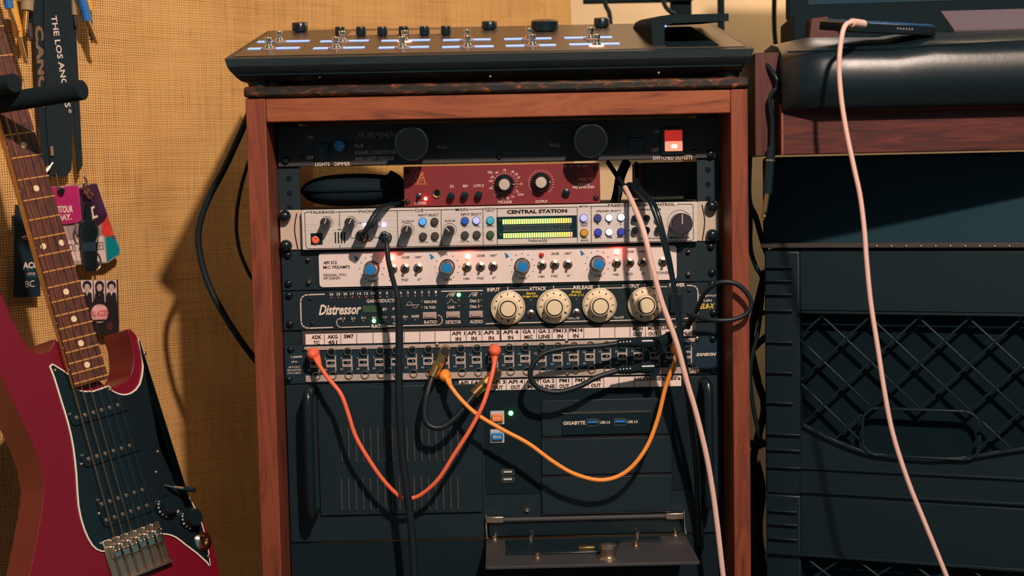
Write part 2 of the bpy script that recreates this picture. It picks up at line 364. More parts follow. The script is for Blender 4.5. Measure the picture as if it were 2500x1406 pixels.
# ------------------------------------------------------------------ the room
FZ = -0.80
fl = mk('floor', MB().box(Fr((0, 0, FZ), (1, 0, 0), (0, 1, 0)), -2.2, 2.6, -2.6, 1.2, -.03, 0), M['floor'], kind='structure', smooth=False)
def burlap():
    path = crom2([(-1.55, -.82), (-1.1, -.36), (-.80, -.06), (-.545, .195), (-.40, .34), (-.27, .46), (-.14, .54), (.0, .595), (.120, .62)], 8)
    d = [0]
    for i in range(1, len(path)): d.append(d[-1] + math.hypot(path[i][0] - path[i - 1][0], path[i][1] - path[i - 1][1]))
    zs = [FZ + i * .05 for i in range(45)]
    me = bpy.data.meshes.new('wall_back'); vs = []; uv = []; fs = []
    for k, z in enumerate(zs):
        for i, (x, y) in enumerate(path):
            wv = .004 * math.sin(d[i] * 38 + .7 * math.sin(z * 5)) * max(0, min(1, (d[i] - 1.3) / .35))
            vs.append((x + wv * .7, y - wv * .7, z)); uv.append((d[i], z))
    n = len(path)
    for k in range(len(zs) - 1):
        for i in range(n - 1): fs.append((k * n + i, k * n + i + 1, (k + 1) * n + i + 1, (k + 1) * n + i))
    nf = len(fs)
    me.from_pydata(vs, [], fs); me.shade_smooth()
    ul = me.uv_layers.new(name='UVMap')
    for lp in me.loops: ul.data[lp.index].uv = uv[lp.vertex_index]
    me.materials.append(M['burlap']); o = bpy.data.objects.new('wall_back', me); COL.objects.link(o); o['kind'] = 'structure'; o['label'] = 'burlap covered wall curving behind the rack'
    md = o.modifiers.new('thick', 'SOLIDIFY'); md.thickness = .006; md.offset = -1
burlap()
mk('wall_right', MB().box(Fr((0, 0, 0), (1, 0, 0), (0, 1, 0)), -.6, 2.6, .74, .80, FZ, 1.4), M['cream'], kind='structure', smooth=False, label='cream plaster wall behind the desk')
# ------------------------------------------------------------------ rack cabinet
YF = -.061; XL, XR, XIL, XIR, ZT = -.2641, .2636, -.2432, .2456, .1411
ZHB = P(1214, 287, YF).z
cab = thing('rack_cabinet', 'walnut wood equipment rack cabinet holding the audio units', 'cabinet', (0, .13, FZ))
XY = Fr((0, 0, 0), (1, 0, 0), (0, 1, 0))
mk('side_panel', MB().box(XY, XL, XIL, YF, .33, FZ, ZT), M['wood_v'], cab, bev=.0012)
mk('side_panel', MB().box(XY, XIR, XR, YF, .33, FZ, ZT), M['wood_v'], cab, bev=.0012)
mk('header_rail', MB().box(XY, XIL + .0002, XIR - .0002, YF + .0006, YF + .02, ZHB, ZT), M['wood_h'], cab, bev=.001)
mk('top_panel', MB().box(XY, XIL, XIR, YF + .02, .33, ZT - .018, ZT), M['blackmat'], cab)  # wooden inner top coloured black for the shade behind the header
mk('bottom_panel', MB().box(XY, XIL, XIR, YF, .33, FZ + .02, FZ + .05), M['wood_h'], cab)
zb1 = P(1214, 229, YF - .004).z; zb0 = ZT; zbt = P(1214, 199, YF - .006).z
bl, br = P(596, 232, YF).x, P(1829, 205, YF).x
mk('top_board', MB().box(XY, bl, br, YF - .004, .335, ZT + .0005, zbt), M['wood_dark'], cab, bev=.003, label='dark stained top board with a worn front edge')
for s, x0 in ((-1, -.2425), (1, .2185)):
    rl = mk('rack_rail', MB().box(XY, x0, x0 + .024, .0035, .006, -.62, .128).box(XY, x0 if s < 0 else x0 + .0215, x0 + .0025 if s < 0 else x0 + .024, .006, .035, -.62, .128), M['black'], cab)
    hole = None
    for i in range(40):
        z = .12 - i * .0159
        if z < -.45: break
        fr = Fr((x0 + .012, .0035, z))
        if hole is None: hole = mk('rail_hole', MB().lathe(fr, 0, 0, [(.0032, .0), (.0032, .0004), (.0022, .0005)], 10), M['hole'], rl); ho = hole
        else: rep(hole, fr.w(0, 0, .00025), rl)
# ------------------------------------------------------------------ floor controller on top
HY = -.075
hz0 = P(1195, 127, HY).z; hzb = P(1195, 66, HY + .292).z
hxl, hxr = P(548, 138, HY).x, P(1841, 114, HY).x
hz1 = P(1195, 160, HY + .004).z; hz2 = P(1195, 178, HY + .008).z; hz3 = zbt + .006
hel = thing('effects_floor_controller', 'black guitar effects floor controller with footswitches on top of the rack', 'effects controller', (0, HY + .145, zbt))
def hring(x0, x1, ins, yf, zf, zb): return [V((x0 + ins, yf, zf)), V((x1 - ins, yf, zf)), V((x1 - ins, HY + .292 - (yf - HY), zb)), V((x0 + ins, HY + .292 - (yf - HY), zb))]
def hbody(x0, x1, il, ir):
    rr = []
    for k, (yo, zf, zb) in enumerate(((.018, hz3, hz3), (.013, hz2, hz2 + .03), (.004, hz1, hz1 + .028), (.001, hz1 + .004, hz1 + .03), (0, hz0 - .002, hzb - .004), (.004, hz0, hzb))):
        ins = (.014, .010, .004, .002, .0, .001)[k]
        rr.append([V((x0 + ins * il, HY + yo, zf)), V((x1 - ins * ir, HY + yo, zf)), V((x1 - ins * ir, HY + .292 - yo, zb)), V((x0 + ins * il, HY + .292 - yo, zb))])
    return loft_rings(MB(), rr)
mk('housing', hbody(hxl + .014, hxr - .010, 0, 0), M['helixfront'], hel, ang=.5)
mk('end_cap', hbody(hxl, hxl + .0138, 1, 0), M['helixfront'], hel, ang=.5)
mk('end_cap', hbody(hxr - .0098, hxr, 0, 1), M['helixfront'], hel, ang=.5)
mk('lower_lip', MB().box(XY, hxl + .012, hxr - .012, HY + .006, HY + .05, hz1 - .0052, hz1 - .0040), M['blackgloss'], hel)
for x in (hxl + .03, hxr - .022):
    for y in (HY + .03, HY + .24): mk('rubber_foot', MB().lathe(Fr((x, y, zbt), (1, 0, 0), (0, 1, 0)), 0, 0, [(.011, 0.0002), (.012, .006), (.012, .0075)], 14), M['rubber'], hel)
HT = Fr((0, HY + .004, hz0), (1, 0, 0), (0, .284, hzb - hz0))
mk('top_panel', MB().box(HT, hxl + .008, hxr - .008, .003, .284, .0, .0009), M['helixtop'], hel, bev=.0004)
def hfoot(x, y, s, lit):
    a, b = HT.uv(x, y); k = HT.m(x, y); r = 8.2 * k * s
    sw = mk('footswitch', MB().lathe(HT, a, b, [(r * 1.25, .001), (r * 1.3, .003), (r * 1.1, .0045), (r * .95, .005), (r * .8, .0065), (r * .8, .0085), (r, .009), (r, .0128), (r * .9, .0136)], 18), M['chrome'], hel)
    mk('light_ring', MB().lathe(HT, a, b, [(r * 2.15, .0009), (r * 2.1, .0024), (r * 1.2, .0026)], 24), M['ringon' if lit else 'ringoff'], sw)
for x, y in ((656, 122), (820, 121), (982, 120), (1141, 118), (1299, 115), (1456, 115)): hfoot(x, y, 1.08, x == 1456)
for x, y in ((682, 105), (836, 105), (988, 104), (1140, 102), (1291, 99), (1441, 97)): hfoot(x, y, 1.0, x == 988)
for x0, x1, y in ((607, 731, 120.5), (766, 890, 119.5), (925, 1047, 118), (1080, 1205, 116.5), (1235, 1357, 113.5), (1390, 1512, 110), (630, 755, 103.5), (783, 900, 102.5), (932, 1050, 101), (1082, 1198, 99.5), (1231, 1346, 97), (1378, 1494, 94)):
    a0, b0 = HT.uv((x0 + x1) / 2, y); k = HT.m(x0, y) * (x1 - x0) / 2
    mk('scribble_strip', MB().box(HT, a0 - k, a0 + k, b0 - .0065, b0 + .0065, .0009, .0017), M['scribble'], hel)
def hknob(x, y, rpx, h, nm='knob'):
    a, b = HT.uv(x, y); r = rpx * HT.m(x, y)
    kb = mk(nm, MB().lathe(HT, a, b, [(r * .75, .0005), (r * .75, .002), (r, .0025), (r * .97, h - .001), (r * .88, h)], 24), M['blackgloss'], hel)
    mk('pointer', MB().box(HT, a - .0006, a + .0006, b - r * .8, b + r * .1, h, h + .0003), M['dimwhite'], kb)
for x, y, r, h in ((733, 80, 19.5, .0125), (831, 90, 12.5, .0118), (882, 90, 12.5, .0118), (934, 90, 12.5, .0118), (986, 89, 12.5, .0118), (1037, 89, 12.5, .0118), (1089, 88, 12.5, .0118), (1195, 74, 19.5, .011), (1469, 69, 19.5, .0125)): hknob(x, y, r, h)
hknob(1330, 77, 34, .0135, 'joystick_knob')
a, b = HT.uv(972, 82); mk('display', MB().box(HT, a - .058, a + .058, b - .028, b + .028, .0009, .0014), M['glass'], hel)
for x, y in ((781, 188), (1197, 187), (1608, 178)): screw(panel(HY + .012), x, y, 4, M['nickel'], hel, .002)
# expression pedal
EP = Fr((0, HY + .03, 0))
pts = [EP.uv(*q) for q in ((1593, 119), (1590, 62), (1597, 47), (1612, 39), (1635, 36), (1779, 33), (1779, 51), (1640, 57), (1627, 64), (1622, 76), (1624, 118))]
bmid = EP.uv(1600, 90)[1]; rr = []
for t in range(8):
    q = t / 7; rise = .085
    rr.append([EP.w(x, y + (.2 if y < bmid else rise) * .195 * q, -.195 * q) for x, y in pts])
mk('expression_treadle', loft_rings(MB(), rr), M['foam'], hel, ang=.8)
a0, b0 = HT.uv(1632, 117); a1, b1 = HT.uv(1752, 112)
mk('pedal_tray', MB().box(HT, a0, a1, b0 + .002, b0 + .21, .0009, .002), M['hole'], hel)
mk('status_light', lat(EP, 1625, 64, dome(.0012, .001)), M['scribble'], hel)
# ------------------------------------------------------------------ rack units
U = .04445
F0 = panel(0.0)
def unit(name, label, z0, z1, m, cat='audio unit', depth=.24, th=.003, hw=.2413):
    t = thing(name, label, cat, (0, .05, z0))
    mk('front_panel', MB().box(F0, -hw, hw, z0 + .0003, z1 - .0003, -th, 0), m, t, bev=.0006)
    mk('chassis', MB().box(F0, -.217, .217, z0 + .001, z1 - .001, -depth, -th), M['black'], t)
    return t
# --- power conditioner
zc = P(1217, 397, 0).z
pc = unit('power_conditioner', 'black rack power conditioner with red rocker switch at the top', zc, zc + U, M['blackmetal'], 'power conditioner')
mb = MB(); texts(mb, F0, [('OFF', 757, 385, 18, 9), ('LIGHTS', 787, 401, 35, 9), ('DIMMER', 836, 400, 38, 9), ('AND LIGHT MODULE', 914, 387, 94, 9), ('SWITCHED OUTLETS', 1642, 385, 97, 9), ('OFF', 1600, 366, 18, 9), ('POWER CONDITIONER', 919, 372, 104, 9, 0), ('PL-8', 876, 356, 20, 8, 0), ('ON', 758, 336, 14, 9, 0), ('PULL', 1080, 359, 24, 8, 0), ('PULL', 1355, 354, 24, 8, 0), ('ON', 1603, 322, 15, 8, 0)])
mk('lettering', mb, M['white'], pc)
mk('logo', MB().text(F0, 'FURMAN', 920, 330, 104, 15, .0003, .02, .5), M['dimwhite'], pc)
kb = mk('dimmer_knob', lat(F0, 831, 356, [(.0062, 0), (.0062, .006), (.0058, .014), (.0054, .0145)]), M['bluecap'], pc)
a, b = F0.uv(831, 356); mk('pointer', MB().box(F0, a, a + .0052, b - .0009, b - .0002, .0145, .0149), M['white'], kb)
for x, y in ((1435, 345), (1010, 352)):
    tb = mk('pull_out_lamp', lat(F0, x, y, [(.0165, 0), (.0165, .034), (.0185, .0345), (.0187, .0455), (.0178, .047), (.0165, .0472)], 32), M['blackgloss'], pc)
    mk('end_disc', lat(F0, x + .5, y, [(.0162, .0470), (.016, .0476), (.0005, .0477)], 28), M['disc'], tb)
sw = mk('switch_frame', bxp(MB(), F0, 1612, 312, 1671, 378, 0, .0035), M['blackgloss'], pc, bev=.001)
mk('rocker_top', bxp(MB(), F0, 1621, 318, 1664, 345, .0035, .0065), M['rockerred'], sw, bev=.0008)
mk('rocker_bottom', bxp(MB(), F0, 1622, 345, 1665, 369, .0035, .0058), M['rockerlit'], sw, bev=.0008)
mk('bulb', rbp(MB(), F0, 1637, 353, 1652, 362, 3, .0058, .0061), M['rockerhot'], sw)
mk('breaker', bxp(bxp(MB(), F0, 1533, 337, 1572, 370, 0, .003), F0, 1543, 344, 1562, 362, .003, .007), M['blackgloss'], pc, bev=.0006)
mk('lights_switch', bxp(bxp(MB(), F0, 768, 350, 804, 392, 0, .003), F0, 774, 356, 798, 386, .003, .006), M['blackgloss'], pc, bev=.0006)
for x, y, r in ((697, 392, 10), (1735, 376, 10), (740, 384, 6), (1219, 382, 6.5), (1694, 371, 7)): screw(F0, x, y, r, M['blackgloss'], pc, .0035)
# --- red preamp
FR = panel(-.004)
rp = thing('red_preamp', 'red half-width vintage microphone preamplifier above the silver monitor controller', 'preamplifier', (P(1225, 500, 0).x, .05, .0226))
rx0, rx1, rz0, rz1 = P(986, 456, -.004).x, P(1465, 446, -.004).x, .0229, P(1225, 402, -.004).z
mk('front_panel', MB().box(FR, rx0, rx1, rz0, rz1, -.003, 0), M['red'], rp, bev=.0006)
mk('chassis', MB().box(FR, rx0 + .004, rx1 - .004, rz0 + .002, rz1 - .002, -.17, -.003), M['black'], rp)
mb = MB(); texts(mb, FR, [('POWER', 1027, 496, 29, 7), ('DI', 1103, 455, 8, 7), ('48V', 1136, 454, 14, 7), ('LOW-Z', 1169, 453, 25, 7), ('Mic', 1197, 421, 12, 7), ('-40', 1212, 421, 9, 6), ('-30', 1231, 415, 9, 6), ('-20', 1251, 419, 9, 6), ('Off', 1260, 425, 9, 6), ('-20', 1265, 433, 9, 6), ('-10', 1271, 449, 9, 6), ('0', 1263, 467, 4, 6), ('Line', 1271, 474, 14, 7), ('-50', 1201, 432, 9, 6), ('Off', 1198, 442, 9, 6), ('-60', 1198, 459, 9, 6), ('-70', 1210, 475, 9, 6), ('-40', 1225, 484, 9, 6), ('Off', 1240, 484, 8, 6), ('10', 1252, 480, 6, 6), ('MIC/LINE', 1233, 493, 33, 7), ('OUTPUT', 1322, 492, 30, 7), ('VINTAGE', 1425, 450, 29, 6), ('PRE AMPLIFIER', 1425, 457, 54, 6), ('-10', 1378, 406, 8, 5), ('0', 1394, 406, 4, 5), ('+10', 1411, 405, 10, 5), ('CLIP', 1428, 405, 13, 5)])
for kx, ky, rpx, a0, a1, n in ((1233, 451, 29, -40, 215, 19), (1321, 446, 30, -48, 228, 23)):
    a, b = FR.uv(kx, ky); k = FR.m(kx, ky)
    for i in range(n):
        t = math.radians(a0 + (a1 - a0) * i / (n - 1)); mb.lathe(FR, a + rpx * k * math.cos(t), b + rpx * k * math.sin(t), [(.0006, .0003), (.0005, .0004)], 6)
mk('lettering', mb, M['white'], rp)
mb = MB(); texts(mb, FR, [('PRE-73', 1430, 438, 34, 8), ('GOLDEN AGE', 1026, 449, 29, 4)])
a, b = FR.uv(1026, 431); lst = [(a + .0052 * math.cos(math.radians(t)), b + .0052 * math.sin(math.radians(t))) for t in range(45, 345, 20)]
mb.stroke(FR, lst, .0009, .0003, 0); mb.stroke(FR, [(a - .0035, b - .0072), (a + .0015, b + .004), (a + .0055, b - .0072)], .0009, .0003, 0); mb.stroke(FR, [(a - .001, b - .002), (a + .005, b - .002)], .0009, .0003, 0)
mk('logo', mb, M['gold'], rp)
def capknob(fr, x, y, rs, rc, capm, par, h=.014, ang=0, skirt=M['blackgloss']):
    a, b = fr.uv(x, y); k = fr.m(x, y); rs *= k; rc *= k
    kb = mk('knob', MB().lathe(fr, a, b, [(rs, .0005), (rs, .0035), (rs * .93, .0045), (rc * 1.25, .006), (rc * 1.15, h - .001), (rc * 1.05, h)], 28), skirt, par)
    mk('cap', MB().lathe(fr, a, b, [(rc, h), (rc * .96, h + .0006), (rc * .4, h + .0008), (.0001, h + .0008)], 24), capm, kb)
    t = math.radians(ang); r1 = rs * .98
    mk('pointer', MB().stroke(fr, [(a + rc * 1.1 * math.cos(t), b + rc * 1.1 * math.sin(t)), (a + r1 * math.cos(t), b + r1 * math.sin(t))], .0009, .0047), M['white'], kb)
    return kb
capknob(FR, 1231, 450, 24, 13.5, M['greycap'], rp, ang=0); capknob(FR, 1320, 445, 23.5, 13.5, M['greycap'], rp, ang=2)
for i, (x, y) in enumerate(((1102, 478), (1135, 476), (1169, 475))): mk('push_button', lat(FR, x, y, [(.004, 0), (.004, .007), (.0036, .0085), (.002, .0088)], 18), M['blackgloss'], rp)
mk('push_button', lat(FR, 1382, 470, [(.0042, 0), (.0042, .004), (.0034, .0045)], 18), M['blackgloss'], rp)
j = mk('input_jack', lat(FR, 1067, 472, [(.0048, 0), (.0048, .0018), (.0042, .0024), (.0033, .0022), (.0031, .0005)], 22), M['brass'], rp); mk('socket', lat(FR, 1067, 472, [(.0031, .0006), (.0030, .001)], 18), M['hole'], j)
mk('power_switch', lat(FR, 1023, 478, [(.003, 0), (.003, .0016), (.0018, .002), (.0014, .009), (.0017, .0095)], 14), M['gunmetal'], rp)
mk('power_light', lat(FR, 1039, 485, dome(.0019, .002)), M['ledred'], rp)
for x, y in ((994, 422), (995, 493), (1455, 411), (1455, 483)): screw(FR, x, y, 6.5, M['blackgloss'], rp, .003)
# --- silver monitor controller
CS = panel(-.010)
cs = thing('monitor_controller', 'silver studio monitor controller with lit level meter and blue buttons', 'monitor controller', (0, .05, -U / 2))
cxa, cxb = P(737, 562, -.010).x, P(1703, 541, -.010).x
zh = U / 2 - .0004
mk('front_panel', MB().box(CS, cxa, cxb, -zh, zh, -.012, 0), M['silver'], cs, bev=.0007)
mk('chassis', MB().box(CS, -.217, .217, -zh, zh, -.2, -.012), M['black'], cs)
for s in (-1, 1):
    x0, x1 = sorted((s * .2413, (cxa - .0004) if s < 0 else cxb + .0004))
    er = mk('rack_ear', MB().prism(F0, rrect((x0 + x1) / 2, 0, (x1 - x0) / 2, zh, .003), -.003, .0006), M['silver_ear'], cs, bev=.0004)
    xa = x1 - .006 if s < 0 else x0 + .006
    mk('ear_groove', MB().stroke(F0, crom2([(xa + s * -.003 * 0, zh - .004), (xa + s * .0028, 0), (xa, -zh + .001)], 6), .0012, .0006), M['ink'], er)
for x, y in ((697, 527), (700, 599), (1735, 503), (1737, 573)): mk('thumb_screw', lat(F0, x, y, [(.0063, .0006), (.0066, .004), (.0062, .009), (.0045, .0115), (.0022, .0125), (.0003, .0126)], 20), M['blackgloss'], cs)
mb = MB(); LW = 1.3
lines(mb, CS, [(755, 517.5), (748, 518), (743.5, 521), (747, 601), (750, 606), (760, 607), (1688, 587.5), (1693, 584), (1692, 502), (1688, 498), (1653, 498.5)], LW)
for x0, y0, x1, y1 in ((829, 518, 829, 553), (830, 597, 830, 605), (970, 515, 972, 602), (1077, 513, 1078, 600), (1179, 510, 1180, 597), (1214, 509, 1214, 596), (1409, 505, 1410, 592), (1443, 503, 1444, 591), (819, 517.5, 874, 516.5), (928, 515, 1010, 513.5), (1036, 513, 1110, 511.5), (1145, 511, 1183, 510), (1209, 509.5, 1409, 505), (1439, 504, 1483, 503), (857, 561, 857, 581), (857, 581, 868, 581), (915, 561, 915, 580), (915, 580, 925, 580)): lines(mb, CS, [(x0, y0), (x1, y1)], LW)
for x, y in ((819, 580), (826.5, 580), (834, 580), (841, 580)): bxp(mb, CS, x - 1.6, y - 13.5, x + 1.6, y + 13.5, .0002, .0004)
texts(mb, CS, [('TALKBACK', 787, 518, 62, 6.5), ('PHONES', 900, 516, 48, 6.5), ('CUE', 1023, 513.5, 22, 7), ('MAIN', 1127, 511.5, 30, 7), ('DIGITAL', 1196, 509, 25, 4.5), ('INPUT', 1196, 514.5, 19, 4.5), ('METER', 1425, 504, 22, 4.5), ('PASSIVE SPEAKER CONTROL', 1566, 500, 164, 7, .02), ('CENTRAL STATION', 1311, 516, 147, 9.5, .045), ('PreSonus', 1306, 587, 31, 6.5), ('MIC', 830, 560, 9, 4), ('OUTPUT', 996, 541, 30, 5.5), ('INPUT SELECT', 1046, 525, 50, 6), ('TRS 1', 1034, 555, 14, 4), ('TRS2', 1062, 554, 13, 4), ('DIGITAL', 1034, 591, 22, 4), ('AUX', 1063, 590, 12, 4), ('INPUT SELECT', 1150, 523, 50, 6), ('AUX IN', 1098, 539, 26, 5.5), ('TRS 1', 1135, 553, 14, 4), ('TRS2', 1164, 552, 13, 4), ('DIGITAL', 1135, 589, 22, 4), ('AUX', 1164, 587, 12, 4), ('SPDIF', 1197, 552, 16, 4), ('TOS', 1198, 587, 11, 4), ('CLEAR', 1426, 546, 19, 4), ('PEAK', 1426, 551, 15, 4), ('CALI-', 1427, 581, 15, 4), ('BRATE', 1427, 587, 17, 4), ('SPEAKER SELECT', 1486, 515, 60, 5), ('A', 1459, 546, 7, 6), ('B', 1487, 545.5, 6, 6), ('C', 1515, 545, 6, 6), ('MUTE', 1460, 580, 15, 4), ('DIM', 1488, 580, 12, 4), ('MONO', 1516, 579, 19, 4), ('SPEAKER TRIM', 1588, 511, 50, 5), ('L', 1536, 533, 3, 5), ('R', 1537, 562, 4, 5), ('REMOTE ENABLE', 1590, 582, 60, 4), ('MAIN LEVEL', 1660, 580, 50, 5.5), ('DIM', 878, 544, 8, 3), ('MUTE', 892, 543, 10, 3)], bold=.01)
lines(mb, CS, [(1322, 589), (1325, 584), (1327, 592), (1329.5, 583), (1332, 592), (1334, 584), (1336, 588)], .9)
for x, y, r in ((798, 543, 15), (857, 543, 15), (915, 545, 15), (995, 561, 16), (1098, 561, 16), (1659, 543, 30)):
    a, b = CS.uv(x, y); k = CS.m(x, y) * r; mb.stroke(CS, [(a + k * math.cos(math.radians(t)), b + k * math.sin(math.radians(t))) for t in range(-50, 231, 14)], .0004, .0003, 0)
mk('lettering', mb, M['ink'], cs)
for x, y, r, h, an in ((798, 543, 12, .020, 70), (857, 543, 12, .020, 60), (915, 545, 12, .020, 60), (995, 562, 12.5, .022, 75), (1098, 562, 12.5, .022, 130), (1660, 545, 25.5, .020, 90)):
    a, b = CS.uv(x, y); k = CS.m(x, y) * r
    kb = mk('knob', MB().lathe(CS, a, b, [(k * .95, .0003), (k, .002), (k, h - .001), (k * .93, h)], 28), M['gunmetal'], cs)
    t = math.radians(an); mk('pointer', MB().stroke(CS, [(a, b), (a + k * .9 * math.cos(t), b + k * .9 * math.sin(t))], .0008, h, .0002), M['white'], kb)
tb = mk('talkback_plate', bxp(MB(), CS, 759.5, 569, 787.5, 596, 0, .0012), M['blackgloss'], cs); mk('talkback_button', lat(CS, 771, 585, [(.0042, .0012), (.0042, .003), (.0036, .0034), (.0017, .0034), (.0015, .0025)]), M['orange_red'], tb)
for x, y in ((884, 577), (941, 580)):
    jk = mk('headphone_jack', lat(CS, x, y, [(.0072, 0), (.0072, .0015), (.0062, .002), (.0050, .0018)], 24), M['blackgloss'], cs)
for x, y in ((891, 548), (937, 548)): mk('indicator_light', lat(CS, x, y, dome(.0013, .0014)), M['ledwhite'], cs)
for x, y, c in ((1032, 541, 'b_sky'), (1061, 541, 'b_dark'), (1033, 577, 'b_dark'), (1062, 576, 'b_dark'), (1135, 539, 'b_blue'), (1163, 538, 'b_lav'), (1135, 574, 'b_dark'), (1164, 573, 'b_dark'), (1197, 538, 'b_teal'), (1197, 573, 'b_green'), (1425, 532, 'b_lav'), (1426, 568, 'b_amber'), (1459, 532, 'b_navy'), (1487, 531, 'b_white'), (1516, 530, 'b_white'), (1460, 567, 'b_royal'), (1487, 566, 'b_white'), (1516, 566, 'b_royal')):
    bt = mk('button_ring', lat(CS, x, y, [(.0044, .0001), (.0044, .0008), (.0040, .001)], 20), M['ink'], cs); mk('button_cap', lat(CS, x, y, [(.0039, .0008), (.0039, .003), (.0036, .0034), (.002, .0035)], 20), M[c], bt)
for x in (1549, 1578, 1606):
    for dy, y in ((0, 533), (0, 562)): mk('trim_knob', lat(CS, x, y - (x - 1549) * .03, [(.0037, 0), (.0036, .006), (.003, .0066)], 18), M['blackgloss'], cs)
sc = mk('meter_screen', bxp(MB(), CS, 1213, 527.5, 1408.5, 581, 0, .0006), M['screen'], cs)
g = None
for i in range(30):
    for x0, y0, dy in ((1229, 541.5, 1), (1231, 575.5, 1)):
        x = x0 + i * 5.665; y = y0 - i * 5.665 * .0214; c = 'bar_g' if i < 23 else ('bar_y' if i < 29 else 'bar_r')
        mk('meter_segment', bxp(MB(), CS, x - 2.1, y - 6, x + 2.1, y + 6, .0006, .0009), M[c], sc)
mb = MB(); texts(mb, CS, [('L', 1222, 537, 3.5, 5), ('R', 1223, 572, 4, 5)], c=.0008)
for y in (552, 564):
    lines(mb, CS, [(1229, y), (1393, y - 3.5)], .8, .0008)
    for i in range(30): x = 1229 + i * 5.665; lines(mb, CS, [(x, y - i * .12), (x, y - i * .12 + (-2.5 if y == 552 else 2.5))], .7, .0008)
for i in range(29): texts(mb, CS, [(str((60 - 2 * i) if i < 29 else 0), 1231 + i * 5.6, 556.5 - i * .12, 3.4, 2.6, 0), (str(abs(40 - 2 * i)), 1231 + i * 5.6, 560.8 - i * .12, 3.4, 2.6, 0)], c=.0008)
mk('scale_print', mb, M['dimwhite'], sc)
# --- four channel preamp
za1 = -U / 2 - .0003; za0 = za1 - U
ap = unit('four_channel_preamp', 'black rack unit with cream plate, blue gain knobs and red lights', za0, za1, M['black'], 'preamplifier')
FA = panel(-.002)
px0, px1 = P(779, 660, -.002).x, P(1652, 640, -.002).x
pz1, pz0 = P(1215, 608.5, -.002).z, P(1215, 692, -.002).z
pl = mk('cream_plate', MB().prism(FA, rrect((px0 + px1) / 2, (pz0 + pz1) / 2, (px1 - px0) / 2, (pz1 - pz0) / 2, .004), -.002, 0), M['cream_panel'], ap)
mb = MB(); texts(mb, FA, [('API 312', 806, 641, 33, 8, .03), ('MIC PREAMPS', 822, 652, 65, 8, .01), ("ORIGINAL 1970's", 817, 671, 56, 6.5, .01), ('API DESIGN', 810, 679, 40, 6.5, .01), ('POWER', 1618, 666, 34, 7, .01)])
ch = ((908, 655, 957, 630, 1), (1092, 651, 1142, 626, 1), (1275, 648, 1322, 622, 0), (1459, 642, 1506, 615, 1))
tx = ((959, 656), (989, 655), (1021, 654)), ((1140, 652), (1173, 651), (1204, 650)), ((1323, 647), (1354, 646), (1386, 645)), ((1505, 642), (1537, 641), (1568, 640))
dots = MB()
for i, (kx, ky, lx, ly, lit) in enumerate(ch):
    t = tx[i]
    texts(mb, FA, [('-20dB', t[1][0], t[1][1] - 27, 21, 6), ('180°', t[2][0] + 1, t[2][1] - 26.5, 17, 6), ('+48v', t[0][0] - 1, t[0][1] + 28, 17, 6), ('PAD', t[1][0], t[1][1] + 28, 16, 6.5), ('0°', t[2][0] + 3, t[2][1] + 28, 9, 6), ('GAIN', kx + 1, ky + 31, 20, 6.5)], bold=.01)
    a, b = FA.uv(kx, ky); k = FA.m(kx, ky)
    for q in range(11):
        an = math.radians(-60 + 30 * q); dots.lathe(FA, a + 29.5 * k * math.cos(an), b + 29.5 * k * math.sin(an), [(.0007, .0002), (.0007, .0004)], 6)
    x, y = kx - 37, ky - 24; arr = MB(); arr.prism(FA, [FA.uv(x + dx, y + dy) for dx, dy in ((-6, -7), (0, -5), (-1, -3), (4, -2), (2, 0), (6, 3), (-1, 4), (0, 7), (-4, 4), (-4, 0))], .0001, .0004); mk('arrow_mark', arr, M['inkblue'], pl)
    a_ = (245, 250, 62, 240)[i]
    kb = capknob(FA, kx, ky, 19, 12.5, M['bluecap'], ap, .020, a_, M['blackgloss'])
    mk('collar', MB().lathe(FA, a, b, [(15.2 * k, .0045), (15.4 * k, .0190), (14.2 * k, .0203), (12.8 * k, .0203)], 28), M['nickel'], kb)
    led = mk('phantom_light', lat(FA, lx, ly, [(.0028, 0), (.0028, .0008), (.0022, .001), (.0022, .0025), (.0016, .0038), (.0002, .0042)], 16), M['ledred' if lit else 'ledred_off'], ap)
def toggle(fr, x, y, par, s=1.0, up=-.3):
    a, b = fr.uv(x, y)
    tg = mk('toggle_switch', MB().lathe(fr, a, b, [(.0052 * s, 0), (.0052 * s, .0012 * s), (.0044 * s, .0016 * s), (.0036 * s, .0018 * s), (.0036 * s, .0034 * s), (.0026 * s, .0038 * s), (.0022 * s, .0026 * s)], 18), M['nickel'], par)
    mk('lever', MB().tube([fr.w(a, b, .002 * s), fr.w(a, b + up * .0016 * s, .006 * s), fr.w(a, b + up * .003 * s, .0095 * s)], lambda q: (.0011 + .0005 * q) * s, 8, 2), M['gunmetal'], tg); mk('bushing_hole', MB().lathe(fr, a, b, [(.0030 * s, .0030 * s), (.0028 * s, .0036 * s), (.0014 * s, .0036 * s)], 16), M['hole'], tg)
for i in range(4):
    for k, (x, y) in enumerate(tx[i]): toggle(FA, x, y, ap, 1.0, -.25)
toggle(FA, 1618, 639, ap)
mk('lettering', mb, M['ink'], pl); mk('dial_dots', dots, M['inkblue'], pl)
for x, y in ((753, 632), (755, 688), (1680, 613), (1680, 668)): screw(F0, x, y, 6, M['nickel'], ap, .006)
for x, y in ((703, 622), (705, 691), (1735, 601), (1738, 664)): screw(F0, x, y, 9, M['blackgloss'], ap, .005)
